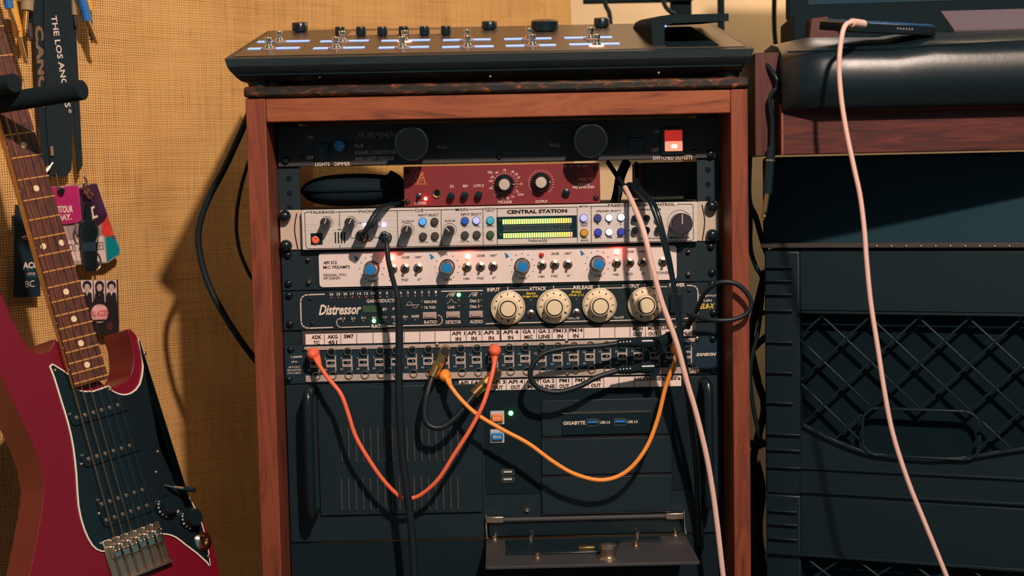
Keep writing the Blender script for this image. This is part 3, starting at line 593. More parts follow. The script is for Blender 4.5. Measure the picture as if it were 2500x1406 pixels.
# --- compressor
zd1 = za0 - .0003; zd0 = zd1 - U + .0003
di = unit('compressor', 'black rack compressor with four large ivory numbered dials', zd0, zd1, M['black'], 'compressor')
mb = MB(); LW = 2.6
lines(mb, F0, [(792, 718), (752, 719.5), (743, 721), (736, 727), (734, 736), (735.5, 786), (738, 794), (745, 799.5), (755, 801), (812, 799)], LW)
lines(mb, F0, [(831, 777.5), (825, 779), (822, 783), (822.5, 791), (826, 797), (833, 799), (903, 797)], 2)
lines(mb, F0, [(945, 796), (1068, 793), (1076, 791), (1080, 785), (1079.5, 776), (1075, 771), (1070, 769.5)], 2)
lines(mb, F0, [(1078, 711), (1178, 709)], 2.4)
for x0, y0, x1 in ((1239.5, 701, 1290), (1351.5, 698, 1400), (1462, 696, 1518), (1574, 693, 1628)): lines(mb, F0, [(x0, y0), (x0, y0 + 7.5), (x1, y0 + 6.5)], 2)
lines(mb, F0, [(1678, 696.5), (1692, 697), (1700, 701), (1704, 710), (1704.5, 763), (1702, 771), (1695, 776), (1672, 777)], LW)
for q in ((1187, 790, 1217, 789), (1266, 788, 1327, 786.5), (1378, 785, 1438, 783.5), (1490, 782.5, 1550, 781), (1602, 779.5, 1655, 778)): lines(mb, F0, [q[:2], q[2:]], 2.2)
lines(mb, F0, [(992, 745), (1023, 744)], 1.2); lines(mb, F0, [(994, 744), (996, 738), (1003, 737), (1007, 744), (1010, 751), (1017, 751), (1020, 744)], 1.4, curve=4)
lines(mb, F0, [(1090, 725), (1097, 716), (1112, 715)], 1.4); lines(mb, F0, [(1091, 740), (1097, 737), (1102, 729), (1107, 737), (1114, 739)], 1.4, curve=4); lines(mb, F0, [(1145, 724), (1152, 715), (1167, 714)], 1.4)
nums = ('26', '23', '20', '17', '14', '12', '10', '9', '8', '7', '6', '5', '4', '3', '2', '1')
for i, s in enumerate(nums): texts(mb, F0, [(s, 809 + 17 * i, 718 - .36 * i, 9.5 if len(s) > 1 else 4.8, 6.5, .02)])
for s, x, y in (('1:1', 837, 777), ('2:1', 862, 776.5), ('3:1', 887, 775.5), ('4:1', 913, 775), ('6:1', 938, 774), ('10:1', 963, 773.5), ('20:1', 989, 773)): texts(mb, F0, [(s, x, y, 10 if len(s) < 4 else 13, 6, .02)])
texts(mb, F0, [('RATIO', 925, 796, 35, 9, .03), ('GAIN REDUCTION', 937, 734, 84, 8.5, .02), ('BY', 940, 755, 11, 7, .02), ('PASS', 971, 754, 24, 7, .02), ('REDLINE', 1051, 736.5, 30, 6.5, .02), ('1% THD', 1050, 750.5, 27, 6.5, .02), ('RATIO', 1051, 786, 31, 8.5, .02), ('DETECTOR', 1107, 786, 37, 8.5, .02), ('AUDIO', 1163, 785, 32, 8.5, .02), ('HP', 1104, 720.5, 11, 7, .02), ('Link', 1102, 749, 17, 7.5, .02), ('HP', 1159.5, 720, 11, 7, .02), ('Dist 2', 1159, 734, 23, 7.5, .02), ('Dist 3', 1159, 748, 23, 7.5, .02), ('NUKE', 1014, 772, 20, 6.5, .03, .3), ('Opto', 966, 789.5, 14, 6, .01), ('INPUT', 1205, 707, 31, 9.5, .03), ('ATTACK', 1313, 704.5, 42, 9.5, .03), ('RELEASE', 1424, 701.5, 48, 9.5, .03), ('OUTPUT', 1540, 698.5, 42, 9.5, .03), ('POWER', 1653, 695.5, 38, 9.5, .03), ('Opto(10)', 1400, 777, 29, 7, .01, .25), ('Opto(0)', 1510, 775, 25, 7, .01, .25), ('Empirical', 1728, 722, 40, 7.5, .01), ('Labs', 1728, 732.5, 20, 7, .01)])
mk('lettering', mb, M['white'], di)
mk('name_logo', MB().text(F0, 'Distressor', 830, 755.5, 104, 26, .0003, .03, .35), M['white'], di)
mb = MB(); texts(mb, F0, [('Stereo', 1296, 715.5, 24, 7, .02, .25), ('Image Link', 1295, 723.5, 39, 7.5, .02, .25), ('British', 1407, 712, 24, 7, .02, .25), ('Mode (1:1)', 1407, 720.5, 37, 7.5, .02, .25), ('EL8-X', 1727, 747, 36, 13, .03, .3)])
mk('yellow_lettering', mb, M['yellow'], di)
led0 = {}
for i in range(16): mk('gain_light', lat(F0, 809 + 17 * i, 727 - .36 * i, dome(.0011, .0009), 8), M['leddotred' if i < 7 else 'leddot'], di)
for x, y in ((837, 784.5), (862, 784), (887, 783.5), (938, 782), (963, 781.5), (989, 781), (1014, 781), (1030, 735), (1030, 750), (1120, 733), (1121, 747), (1175, 718), (1175, 733), (1175, 747), (1296, 733), (1407, 731)): mk('small_light', lat(F0, x, y, dome(.0010, .0009), 8), M['leddot'], di)
for x, y in ((913, 783.5), (1120, 719.5)): mk('lit_light', lat(F0, x, y, dome(.0022, .0018), 14), M['ledgreen'], di)
mk('bypass_window', bxp(MB(), F0, 886, 746, 920, 762, 0, .0004), M['b_green'], di)
for x0, y0, x1, y1 in ((1032, 761.5, 1066, 778), (1089, 760, 1123, 776), (1145, 758.5, 1179, 775)):
    bt = mk('push_button', bxp(MB(), F0, x0, y0, x1, y1, 0, .0022), M['buttongrey'], di, bev=.0006); rr_ = MB(); rbp(rr_, F0, x0 + 4, y0 + 4, x1 - 4, y1 - 3, 4, .0022, .0034); mk('key_cap', rr_, M['buttongrey'], bt, bev=.0005)
FDN = ((1240, 750, 7.0), (1352, 747, 5.0), (1463, 744, 5.0), (1574, 742, 7.6))
for x, y, top in FDN:
    a, b = F0.uv(x, y); k = F0.m(x, y); R = 42 * k
    dl = mk('dial', MB().lathe(F0, a, b, [(R * .97, .002), (R, .0028), (R, .0040), (R * .97, .0046), (R * .62, .0056), (R * .585, .0066), (R * .57, .0175), (R * .55, .0188), (R * .5, .0192)], 44), M['ivory'], di)
    mk('cap_ring', MB().lathe(F0, a, b, [(R * .49, .0190), (R * .485, .0198), (R * .43, .0199)], 32), M['ink'], dl)
    mk('cap', MB().lathe(F0, a, b, [(R * .425, .0190), (R * .42, .0199), (R * .2, .0200), (.0001, .0200)], 28), M['ivory'], dl)
    pm = MB()
    for i in range(11):
        an = math.radians(90 + (i - top) * 30); ca, sa = math.cos(an), math.sin(an)
        pm.text(F0, str(i), a + R * .74 * ca, b + R * .74 * sa, .0021 if i < 10 else .0034, .0030, .0054, .02, 0, an - math.pi / 2, px=False)
    for i in range(101):
        an = math.radians(90 + (i / 10 - top) * 30); ca, sa = math.cos(an), math.sin(an); r0 = .84 if i % 10 == 0 else (.87 if i % 5 == 0 else .9)
        pm.stroke(F0, [(a + R * r0 * ca, b + R * r0 * sa), (a + R * .96 * ca, b + R * .96 * sa)], .00024, .0050, .0001)
    mk('scale_print', pm, M['ink'], dl)
toggle(F0, 1296, 765, di, .8, .3); toggle(F0, 1407, 762.5, di, .8, .3)
bt = mk('power_rocker', bxp(MB(), F0, 1634, 716, 1664, 764, 0, .004), M['blackgloss'], di, bev=.001)
for x, y in ((706, 720), (709, 790), (1738, 692), (1742, 762)): screw(F0, x, y, 9, M['blackgloss'], di, .005)
for x, y in ((757, 729), (762, 789), (1682, 708), (1682, 764)): screw(F0, x, y, 5, M['black'], di, .002)
# --- patchbay with paper label strips
zp1 = -.1265; zp0 = zp1 - U
pb = unit('patchbay', 'black patchbay with two rows of jacks and paper label strips', zp0, zp1, M['pbface'], 'patchbay', .08)
FB = panel(-.0006)
def colxy(i, row): # i 0..23
    x = 770 + i * 39.48; return (x, 859.8 - (x - 770) * .0252) if row == 0 else (x + 3, 917.2 - (x - 770) * .0238)
mb = MB(); a0, _ = F0.uv(744, 850); a1, _ = F0.uv(1705, 825)
zb = [P(1217, y, 0).z for y in (835.5, 845, 906, 922)]
mk('upper_bar', MB().box(F0, a0, a1 - .004, zb[1], zb[0], 0, .0016), M['pbgrey'], pb, bev=.0006)
mk('lower_bar', MB().box(F0, a0, a1, zb[3], zb[2], 0, .0016), M['pbgrey'], pb, bev=.0006)
J = SK = SB = SS = KN = None
ink = MB(); wl = MB(); trace = MB()
for i in range(24):
    for row in (0, 1):
        x, y = colxy(i, row); a, b = F0.uv(x, y)
        if J is None:
            J = mk('jack', MB().lathe(F0, 0, 0, [(.0048, 0), (.0048, .0022), (.0045, .0028), (.0036, .0028), (.0033, .002), (.0033, .0012)], 18), M['nickel'], pb); SK = mk('socket', MB().lathe(F0, 0, 0, [(.0034, .0011), (.0033, .0014)], 14), M['hole'], J)
            jo, so = WL[J].copy(), WL[SK].copy(); J.location = F0.w(a, b) + jo - WL[pb]; WL[J] = F0.w(a, b) + jo
        else:
            c = rep(J, F0.w(a, b) + jo, pb); s = SK.copy(); COL.objects.link(s); s.parent = c
    x0, y0 = colxy(i, 0); x1, y1 = colxy(i, 1); xm, ym = (x0 + x1) / 2 - 3, (y0 + y1) / 2 - 0.5
    bxp(trace, F0, xm + 10, y0 + 9, xm + 13, y1 - 10, .0001, .0003)
    a, b = F0.uv(xm, ym)
    if SB is None:
        SB = mk('switch_plate', MB().box(F0, -.0052, .0052, -.0042, .0042, 0, .0007), M['pbgrey'], pb); SS = mk('switch_slot', MB().prism(F0, rrect(0, .0006, .0042, .0017, .0016), .0006, .0009), M['hole'], SB); KN = mk('switch_knob', MB().lathe(F0, .0012, .0006, dome(.0011, .0015, .0008), 10), M['chrome'], SB)
        bo = WL[SB].copy(); SB.location = F0.w(a, b) + bo - WL[pb]; WL[SB] = F0.w(a, b) + bo
    else:
        c = rep(SB, F0.w(a, b) + bo, pb)
        for q in (SS, KN):
            s = q.copy(); COL.objects.link(s); s.parent = c
    texts(wl, F0, [(str(i + 1), xm - 14, ym - 12, 3 if i < 9 else 6, 4, 0), (str(i + 25), xm - 13, ym + 15, 7.5, 4, 0)]); texts(ink, F0, [('IN SYNC', xm - .5, ym + 5.5, 15, 3, 0)], c=.0008)
mk('trace_lines', trace, M['pbgrey'], pb); mk('jack_numbers', wl, M['white'], pb); mk('plate_print', ink, M['ink'], pb)
mb = MB(); texts(mb, F0, [('s patch', 724, 871, 27, 8, .02), ('plus', 719, 883, 14, 7, 0), ('48 POINT', 719, 896, 29, 5, 0), ('BALANCED', 719, 903, 33, 5, 0), ('PATCHBAY', 719, 910.5, 33, 5, 0), ('SAMSON', 1724, 865, 50, 8, .05, .35)]); mk('lettering', mb, M['white'], pb)
mk('mid_screw', lat(F0, 1383, 832, dome(.0028, .003)), M['chrome'], pb); mk('mid_screw', lat(F0, 1385, 912, dome(.0028, .003)), M['nickel'], pb); mk('mid_screw', lat(F0, 1067, 841, dome(.0028, .003)), M['nickel'], pb); mk('mid_screw', lat(F0, 1704, 905, dome(.0030, .003)), M['nickel'], pb); mk('mid_screw', lat(F0, 1702, 826, dome(.0030, .003)), M['nickel'], pb); mk('mid_screw', lat(F0, 744, 852, dome(.0024, .003)), M['brass'], pb)
for x, y in ((710, 852), (706, 925), (1740, 826), (1742, 904)): screw(F0, x, y, 8, M['blackgloss'], pb, .004)
zt1, zt0 = zd0 - .0002, zp1 + .0002
a0, _ = F0.uv(738, 830); a1, _ = F0.uv(1698, 805)
mk('filler_strip', MB().box(F0, -.2413, .2413, zt0, zt1, -.006, -.0025), M['black'], pb)
mk('label_channel', MB().box(F0, a0, a1, zt0 - .001, zt1, -.0024, .0009), M['tray'], pb)
FS = panel(-.0014); ink = MB()
ub = [746, 792, 832, 871, 911, 949, 987, 1025, 1062, 1100, 1138, 1177, 1222, 1271, 1310, 1348, 1387, 1425, 1464, 1501, 1538, 1576, 1613, 1650, 1688]
ut = ['ADK/TC', 'AKG/451', 'SM7/', '', '', '', '', '', '', 'API 1/IN', 'API 2/IN', 'API 3/IN', 'API 4/IN', 'GA 1/MIC', 'GA 2/LINE', 'PM13/IN', 'PM14/IN', '', '', '', 'MON/OUT', 'MON/OUT', 'UAD1/IN', 'UAD2/IN']
uy = lambda x: 830.8 - (x - 746) * .0268
zs1, zs0 = P(1217, uy(1217) - 12.8, -.0014).z, P(1217, uy(1217) + 12.8, -.0014).z
def strip(xa, xb, z0, z1, nm): mk(nm, MB().box(FS, P(xa, uy(xa), -.0014).x, P(xb, uy(xb), -.0014).x, z0, z1, -.0004, 0), M['paper'], pb)
strip(746, 1219.5, zs0, zs1, 'label_strip'); strip(1224, 1690, zs0, zs1, 'label_strip')
for i, s in enumerate(ut):
    x0, x1 = ub[i], ub[i + 1]; xc = (x0 + x1) / 2 + (4 if i == 0 else 0); yc = uy(xc)
    if i not in (0, 12): lines(ink, FS, [(x0, uy(x0) - 13), (x0, uy(x0) + 12.5)], 1.3, .0002)
    if s:
        t1, t2 = s.split('/'); texts(ink, FS, [(t1, xc, yc - 7, min(x1 - x0 - 5, len(t1) * 8.2 - (3 if ' ' in t1 else 0)), 9.5, .035)], c=.0002)
        if t2: texts(ink, FS, [(t2, xc, yc + 6.5, len(t2) * 7.6 - (2 if 'I' in t2 else 0), 9.5, .035)], c=.0002)
lb = [1121, 1155, 1196, 1236, 1281, 1320, 1358, 1397, 1436, 1474, 1511, 1548, 1586, 1624, 1663]
lt = ['API 1/OUT', 'API 2/OUT', 'API 3/OUT', 'API 4/OUT', 'GA 1/MIC', 'GA 2/LINE', 'PM1/OUT', 'PM3/OUT', 'PM4/OUT', '', '', "HSS's/", "HSS's/", "HSS's/"]
ly = lambda x: 941.5 - (x - 1121) * .0220
zs1, zs0 = P(1390, ly(1390) - 12.8, -.0014).z, P(1390, ly(1390) + 12.8, -.0014).z
mk('label_channel', MB().box(F0, P(1110, ly(1110), 0).x, P(1672, ly(1672), 0).x, zs0 - .0008, zp0 - .0004, -.004, .0009), M['tray'], pb)
mk('label_strip', MB().box(FS, P(1121, ly(1121), -.0014).x, P(1663, ly(1663), -.0014).x, zs0, zs1, -.0004, 0), M['paper'], pb)
for i, s in enumerate(lt):
    x0, x1 = lb[i], lb[i + 1]; xc = (x0 + x1) / 2; yc = ly(xc)
    if i: lines(ink, FS, [(x0, ly(x0) - 12.5), (x0, ly(x0) + 12.5)], 1.3, .0002)
    if s:
        t1, t2 = s.split('/'); texts(ink, FS, [(t1, xc, yc - 7, min(x1 - x0 - 4, len(t1) * 8 - (3 if ' ' in t1 else 0)), 9.5, .035)], c=.0002)
        if t2: texts(ink, FS, [(t2, xc, yc + 6.5, len(t2) * 8, 9.5, .035)], c=.0002)
mk('label_print', ink, M['ink'], pb)
# --- rackmount computer
zk1 = zp0 - .0006; zk0 = zk1 - 4 * U
pcx = thing('rack_computer', 'black rackmount computer case with vent louvres and folded down front door', 'computer', (0, .1, zk0))
mk('front_panel', MB().box(F0, -.2413, .2413, zk0, zk1, -.003, 0), M['black'], pcx, bev=.0008)
mk('chassis', MB().box(F0, -.217, .217, zk0, zk1, -.26, -.003), M['black'], pcx)
mk('vent_panel', MB().box(F0, F0.uv(780, 1150)[0], F0.uv(1178, 1150)[0], zk0 + .03, zk1 - .003, 0, .003), M['black'], pcx, bev=.001)
for row, (yt, yb) in enumerate(((1044, 1128), (1165, 1246))):
    for i in range(17):
        x = 835 + i * 17.7; sk = -.012 * i * 17.7; a, b, ha, hb = ctr(F0, x - 2.2, yt + sk, x + 2.2, yb + sk)
        if i == 0: vs0 = mk('vent_louvre', MB().prism(F0, rrect(a, b, ha, hb, ha * .9, 2), .002, .0048), M['blackmetal'], pcx)  # paler metal stands in for light caught on the louvre edges
        else: rep(vs0, V((F0.w(a, b).x, WL[vs0].y, F0.w(a, b).z)), pcx)
for x, s in ((760, -1), (1719, 1)):
    a, b = F0.uv(x, 965); z0 = zk0 + .03
    mk('carry_handle', MB().tube([F0.w(a, zk1 - .006, 0), F0.w(a, zk1 - .008, .022), F0.w(a, zk1 - .02, .032), F0.w(a, z0 + .02, .032), F0.w(a, z0 + .008, .022), F0.w(a, z0 + .006, 0)], .0055, 12, 5), M['blackgloss'], pcx)
bay = mk('drive_bay_frame', MB().box(F0, F0.uv(1186, 1150)[0], F0.uv(1690, 1150)[0], zk0 + .05, zk1 - .004, 0, .0012), M['blackmat'], pcx)
for y0, y1 in ((972, 1062), (1066, 1156), (1160, 1250)):
    mk('bay_cover', bxp(MB(), F0, 1322, y0 - 0, 1640, y1, .001, .0042), M['black'], bay, bev=.0009)
for y in (1064, 1158, 1250): mk('bay_edge', bxp(MB(), F0, 1322, y - 1.1, 1638, y + 1.1, .001, .0046), M['gunmetal'], bay)
us = mk('usb_panel', bxp(MB(), F0, 1371, 1004, 1588, 1058, .004, .006), M['blackgloss'], bay, bev=.0007); mk('usb_trim', bxp(MB(), F0, 1371, 1003, 1588, 1005.4, .005, .0065), M['nickel'], us)
mb = MB(); texts(mb, F0, [('GIGABYTE', 1401, 1030, 54, 9, .03), ('USB 3.0', 1476, 1028.5, 25, 7, .02), ('USB 3.0', 1543, 1027, 25, 7, .02)], c=.0063); mk('lettering', mb, M['white'], us)
for x in (1446, 1513):
    y = 1029 - (x - 1446) * .02
    q = mk('usb_port', rbp(MB(), F0, x - 15, y - 9, x + 15, y + 8.5, 3, .006, .0066), M['nickel'], us); mk('port_hole', bxp(MB(), F0, x - 13, y - 7, x + 13, y + 6.5, .0064, .0068), M['hole'], q); mk('tongue', bxp(MB(), F0, x - 12, y - 5, x + 12, y + 1, .0066, .0074), M['usbblue'], q)
for y0, y1, c, s in ((1002, 1035, 'resetorange', 'RESET'), (1047, 1080, 'kbblue', 'KB-LK')):
    q = mk('button_surround', bxp(MB(), F0, 1197.5, y0, 1231, y1, .0012, .0022), M['btnsilver'], pcx); k2 = mk('square_button', bxp(MB(), F0, 1200.5, y0 + 8, 1228, y1 - 8, .0022, .0062), M[c], q, bev=.0007)
    mb = MB(); texts(mb, F0, [(s, 1214, (y0 + y1) / 2, 20, 6.5, .01)], c=.0064); mk('lettering', mb, M['white'], q)
mk('power_light', lat(F0, 1247, 1008, dome(.0026, .0026, .0012), 16), M['ledgreen'], pcx)
for y0 in (1144, 1162):
    q = mk('usb_socket', rbp(MB(), F0, 1223.5, y0, 1255.5, y0 + 15, 4, .0012, .0026), M['nickel'], pcx); mk('port_hole', rbp(MB(), F0, 1226, y0 + 2.5, 1253, y0 + 12.5, 2, .0025, .0028), M['hole'], q); mk('tongue', bxp(MB(), F0, 1229, y0 + 4, 1250, y0 + 8.5, .0027, .0036), M['btnsilver'], q)
mk('lock', lat(F0, 1287, 1243, [(.0026, .0012), (.0026, .003), (.0012, .003), (.001, .002)], 14), M['nickel'], pcx)
# folded down door
dz = P(1430, 1310, -.004).z; dx0, dx1 = P(1186, 1300, 0).x, P(1672, 1295, 0).x
DF = Fr((0, -.004, dz), (1, 0, 0), (0, 1, 0))
dr = mk('fold_down_door', MB().box(DF, dx0, dx1, -.112, .0, -.0035, 0), M['blackmetal'], pcx, bev=.0008)
mk('door_recess', MB().prism(DF, [(dx0 + .022, -.07), (dx0 + .022, -.012), (dx1 - .03, -.012), (dx1 - .03, -.028), (dx1 - .075, -.028), (dx1 - .085, -.07)], .0001, .002), M['blackgloss'], dr, bev=.0006)
hz = P(1430, 1263, -.004).z
mk('hinge_bar', MB().tube([V((dx0 + .004, -.007, hz)), V((dx1 - .004, -.007, hz))], .003, 10, smooth=False), M['blackmetal'], pcx)
mk('inner_flap', MB().box(F0, dx0 + .004, dx1 - .006, dz + .003, hz - .003, .002, .006), M['blackgloss'], pcx, bev=.0006)
for x in (1208, 1645): a, b = F0.uv(x, 1265 - (x - 1208) * .02); mk('hinge_plate', MB().box(F0, a - .010, a + .010, b - .003, b + .004, .006, .0105), M['nickel'], pcx, bev=.0008)
for x in (dx0 + .001, dx1 - .001): mk('support_wire', MB().tube([V((x, -.006, hz + .006)), V((x, -.008, (hz + dz) / 2)), V((x + .001, -.012, dz + .002))], .0011, 6, 4), M['nickel'], pcx)
nut = None
for x, y in ((dx0 + .010, -.006), (dx1 - .012, -.006), (dx0 + .05, -.012), (dx1 - .055, -.010), (dx0 + .055, -.085), (dx1 - .06, -.045)):
    mk('bolt', MB().lathe(DF, x, y, [(.0048, 0), (.0048, .0015), (.003, .0018), (.0028, .005), (.0012, .0062)], 12), M['nickel'], dr)
mk('door_lock', MB().lathe(DF, (dx0 + dx1) / 2 + .018, -.088, [(.012, 0), (.0115, .002), (.0085, .0025), (.0085, .010), (.0095, .0105), (.0092, .014), (.005, .015)], 20), M['nickel'], dr)
mk('lock_cam', MB().box(DF, (dx0 + dx1) / 2 - .012, (dx0 + dx1) / 2 + .006, -.062, -.052, .002, .005), M['brass'], dr, bev=.0006)
# lower filler panel under the computer
mk('filler_panel', MB().box(F0, -.2413, .2413, FZ + .06, zk0 - .002, -.003, 0), M['blackmat'], cab)
# ------------------------------------------------------------------ things in the empty rack space
pz = U / 2 + .0006
zcse = thing('zip_case', 'black zipped hard case lying on the silver monitor controller', 'case', (P(860, 500, .05).x, .05, pz))
c0 = P(862, 460, .045); hx, hzz = .060, .0185; rings = []
for i in range(15):
    t = -1 + 2 * i / 14; k = max(.02, (1 - abs(t) ** 2.6)) ** .5
    rings.append([V((c0.x + t * hx, .055 - .045 * k * math.copysign(abs(math.cos(q)) ** .7, math.cos(q)), pz + .019 + (.0185 * k) * math.copysign(abs(math.sin(q)) ** .8, math.sin(q)))) for q in [2 * math.pi * j / 20 for j in range(20)]])
mk('shell', loft_rings(MB(), rings), M['blackmat'], zcse)
mk('zip', MB().tube([V((c0.x + t * hx * 1.01, .055 - .046 * max(.02, 1 - abs(t) ** 2.6) ** .5, pz + .019)) for t in [-1 + i / 7 for i in range(15)]], .0012, 6, 2), M['blackgloss'], zcse)
mk('wrist_strap', MB().tube([c0 + V((.054, -.01, .004)), P(950, 425, .03), P(975, 440, .035), P(984, 470, .03), P(960, 494, .02)], .0045, 8, 5), M['strap'], zcse)
bx = thing('power_supply_box', 'dark box standing behind the cables beside the red preamp', 'box', (P(1650, 490, .08).x, .12, pz))
x0, x1 = P(1573, 450, .06).x, P(1722, 450, .06).x
mk('body', MB().box(XY, x0, x1, .06, .2, pz, pz + .043), M['olive'], bx, bev=.002); mk('lid_seam', MB().box(XY, x0 + .012, x0 + .0125, .0595, .06, pz, pz + .043), M['hole'], bx)
tag(mk('strap_band', MB().tube([P(1530, 396, .06), P(1515, 430, .05), P(1508, 470, .045), P(1500, 500, .05)], .0055, 8, 5), M['strap']), 'broad dark strap hanging between red preamp and dark box', 'strap')
# ------------------------------------------------------------------ cables
def px(pts): return [P(a, b, c) for a, b, c in pts]
def cord(name, label, pts, r, m, cat='cable', sub=7, n=10):
    t = thing(name, label, cat, px(pts)[-1]); mk('cord', MB().tube(px(pts), r, n, sub), m, t); return t
def bulb(t, x, y, Y, m, tox, toy, r=.0066, off=0.0):
    """moulded patch plug: shaft into the jack, round head, tapering boot towards the cord"""
    a, b = F0.uv(x, y); mk('plug_shaft', MB().lathe(F0, a, b, [(.0028, .0), (.0028, .006 + off)], 12), M['nickel'], t)
    mb = MB().lathe(F0, a, b, [(q_, h_ + off) for q_, h_ in ((r * .8, .004), (r, .007), (r * 1.06, .013), (r * .95, .019), (r * .6, .0235), (.0004, .025))], 20)
    mb.tube([F0.w(a, b, .014 + off), P(x * .5 + tox * .5, y * .5 + toy * .5, -.017 - off), P(tox, toy, Y - off)], lambda q: r * (1.0 - .68 * q), 12, 5); mk('plug_head', mb, m, t)
t = cord('patch_cord', 'coral red patch cord drooping between patchbay jacks', [(766, 868, -.018), (775, 885, -.024), (800, 922, -.034), (832, 962, -.040), (850, 1010, -.042), (866, 1060, -.042), (890, 1105, -.042), (930, 1165, -.040), (965, 1203, -.037), (985, 1216, -.035), (1003, 1217, -.035), (1030, 1206, -.037), (1070, 1170, -.042), (1110, 1108, -.044), (1150, 1045, -.044), (1180, 985, -.042), (1200, 920, -.034), (1208, 880, -.024), (1208, 865, -.018)], .0024, M['orange_red'])
bulb(t, 768, 860, -.026, M['orange_red'], 780, 892); bulb(t, 1208, 852, -.026, M['orange_red'], 1207, 886)
t = cord('patch_cord', 'orange patch cord hanging in a wide curve across the computer front', [(1090, 920, -.022), (1097, 938, -.028), (1125, 975, -.036), (1165, 1012, -.040), (1225, 1048, -.042), (1290, 1083, -.044), (1350, 1127, -.044), (1405, 1158, -.043), (1470, 1172, -.042), (1528, 1152, -.042), (1575, 1098, -.043), (1605, 1025, -.043), (1625, 945, -.046), (1648, 882, -.051), (1655, 862, -.050), (1650, 850, -.044)], .0024, M['orange'])
bulb(t, 1087, 913, -.030, M['orange'], 1099, 941); bulb(t, 1643, 842, -.030, M['orange'], 1654, 866, .0066, .022)
def metalplug(t, hx, hy, ex, ey, hd=.012, m=M['brass']):
    h = P(hx, hy, -.016); e = P(ex, ey, -.024); d = (e - h)
    a, b = F0.uv(hx, hy); mk('plug_shaft', MB().lathe(F0, a, b, [(.003, 0), (.003, .01)], 12), M['nickel'], t)
    mk('plug_head', MB().lathe(F0, a, b, [(.0045, .006), (.0056, .0075), (.0058, .019), (.0050, .0225), (.0047, .0228)], 20), m, t)
    mk('head_disc', MB().lathe(F0, a, b, [(.0045, .0226), (.0044, .0230), (.0003, .0231)], 18), M['gunmetal'], t)
    q = mk('plug_barrel', MB().tube([h, h + d * .52], .0052, 8, smooth=False), m, t)
    mk('barrel_collar', MB().tube([h + d * .5, h + d * .62], .0062, 6, smooth=False), m, q); mk('barrel_sleeve', MB().tube([h + d * .6, h + d], .0054, 10, smooth=False), m, q)
t = cord('jumper_cable', 'short black jumper cable with shiny right angle metal plugs', [(1056, 918, -.024), (1043, 960, -.032), (1036, 1005, -.036), (1045, 1036, -.038), (1075, 1044, -.038), (1110, 1022, -.036), (1140, 985, -.032), (1158, 962, -.026)], .0033, M['rubber'])
metalplug(t, 1088, 851, 1055, 920); metalplug(t, 1212, 907, 1156, 963)
t = cord('jumper_cable', 'black jumper cable looping in front of the right side of the patchbay', [(1512, 838, -.030), (1460, 845, -.034), (1385, 850, -.038), (1330, 862, -.040), (1302, 888, -.042), (1295, 920, -.042), (1315, 947, -.042), (1360, 957, -.041), (1415, 943, -.039), (1455, 922, -.036), (1512, 904, -.030)], .0030, M['rubber'])
for y0, y1, hx in ((838, 836, 1596), (904, 898, 1590)):
    mk('strain_relief', MB().tube(px([(1506, y0, -.030), (1528, y0 - 1, -.030), (1566, y1, -.030)]), lambda q: .0034 + .0022 * q, 10, 8), M['blackmat'], t)
    for k in range(4): mk('relief_ridge', MB().tube(px([(1512 + 8 * k, y0 - .5 * k, -.030), (1515 + 8 * k, y0 - .5 * k, -.030)]), .0044 + .0003 * k, 10, smooth=False), M['blackgloss'], t)
    mk('plug_barrel', MB().tube(px([(1566, y1, -.030), (hx + 6, y1 - 1, -.030)]), .0062, 12, smooth=False), M['blackgloss'], t)
    a, b = F0.uv(hx, y1); mk('plug_head', MB().lathe(F0, a, b, [(.0050, .0), (.0062, .008), (.0062, .030), (.005, .034)], 16), M['blackgloss'], t)
t = cord('instrument_cable', 'black instrument cable looping over the right edge of the wooden rack', [(1660, 806, -.030), (1690, 780, -.040), (1706, 745, -.055), (1722, 712, -.066), (1755, 690, -.074), (1795, 692, -.076), (1824, 716, -.076), (1834, 742, -.076), (1822, 766, -.076), (1790, 780, -.076), (1750, 782, -.074), (1715, 778, -.066), (1690, 770, -.05), (1680, 800, -.03)], .0026, M['rubber'])
mk('strain_relief', MB().tube(px([(1612, 838, -.030), (1640, 820, -.032), (1664, 803, -.032)]), lambda q: .0072 - .003 * q, 12, 6), M['blackmat'], t); a, b = F0.uv(1606, 842); mk('plug_head', MB().lathe(F0, a, b, [(.006, .0), (.007, .008), (.007, .03), (.005, .036)], 16), M['blackgloss'], t)
t = cord('instrument_cable', 'black cable running down from the dark box past the white cable', [(1556, 472, -.005), (1582, 486, -.05), (1602, 530, -.062), (1622, 600, -.066), (1643, 690, -.066), (1657, 790, -.066), (1666, 870, -.066), (1676, 950, -.060), (1690, 1060, -.05), (1700, 1160, -.03), (1704, 1260, -.012), (1706, 1330, -.008)], .0027, M['blackgloss'])
mk('strain_relief', MB().tube(px([(1538, 462, .03), (1560, 470, -.01), (1584, 488, -.05)]), lambda q: .0082 - .0046 * q, 12, 6), M['rubber'], t)
t = cord('instrument_cable', 'second black cable hanging tight beside the white cable', [(1553, 398, .05), (1556, 440, .03), (1570, 468, -.01), (1598, 500, -.05), (1617, 560, -.06), (1636, 640, -.062), (1652, 740, -.062), (1667, 840, -.06), (1680, 930, -.056), (1695, 1040, -.045), (1704, 1150, -.03), (1712, 1260, -.012), (1714, 1340, -.008)], .0024, M['blackgloss'])
t = thing('white_rack_cable', 'white cable running down the front of the rack from the preamp gap', 'cable', P(1772, 1480, -.05))
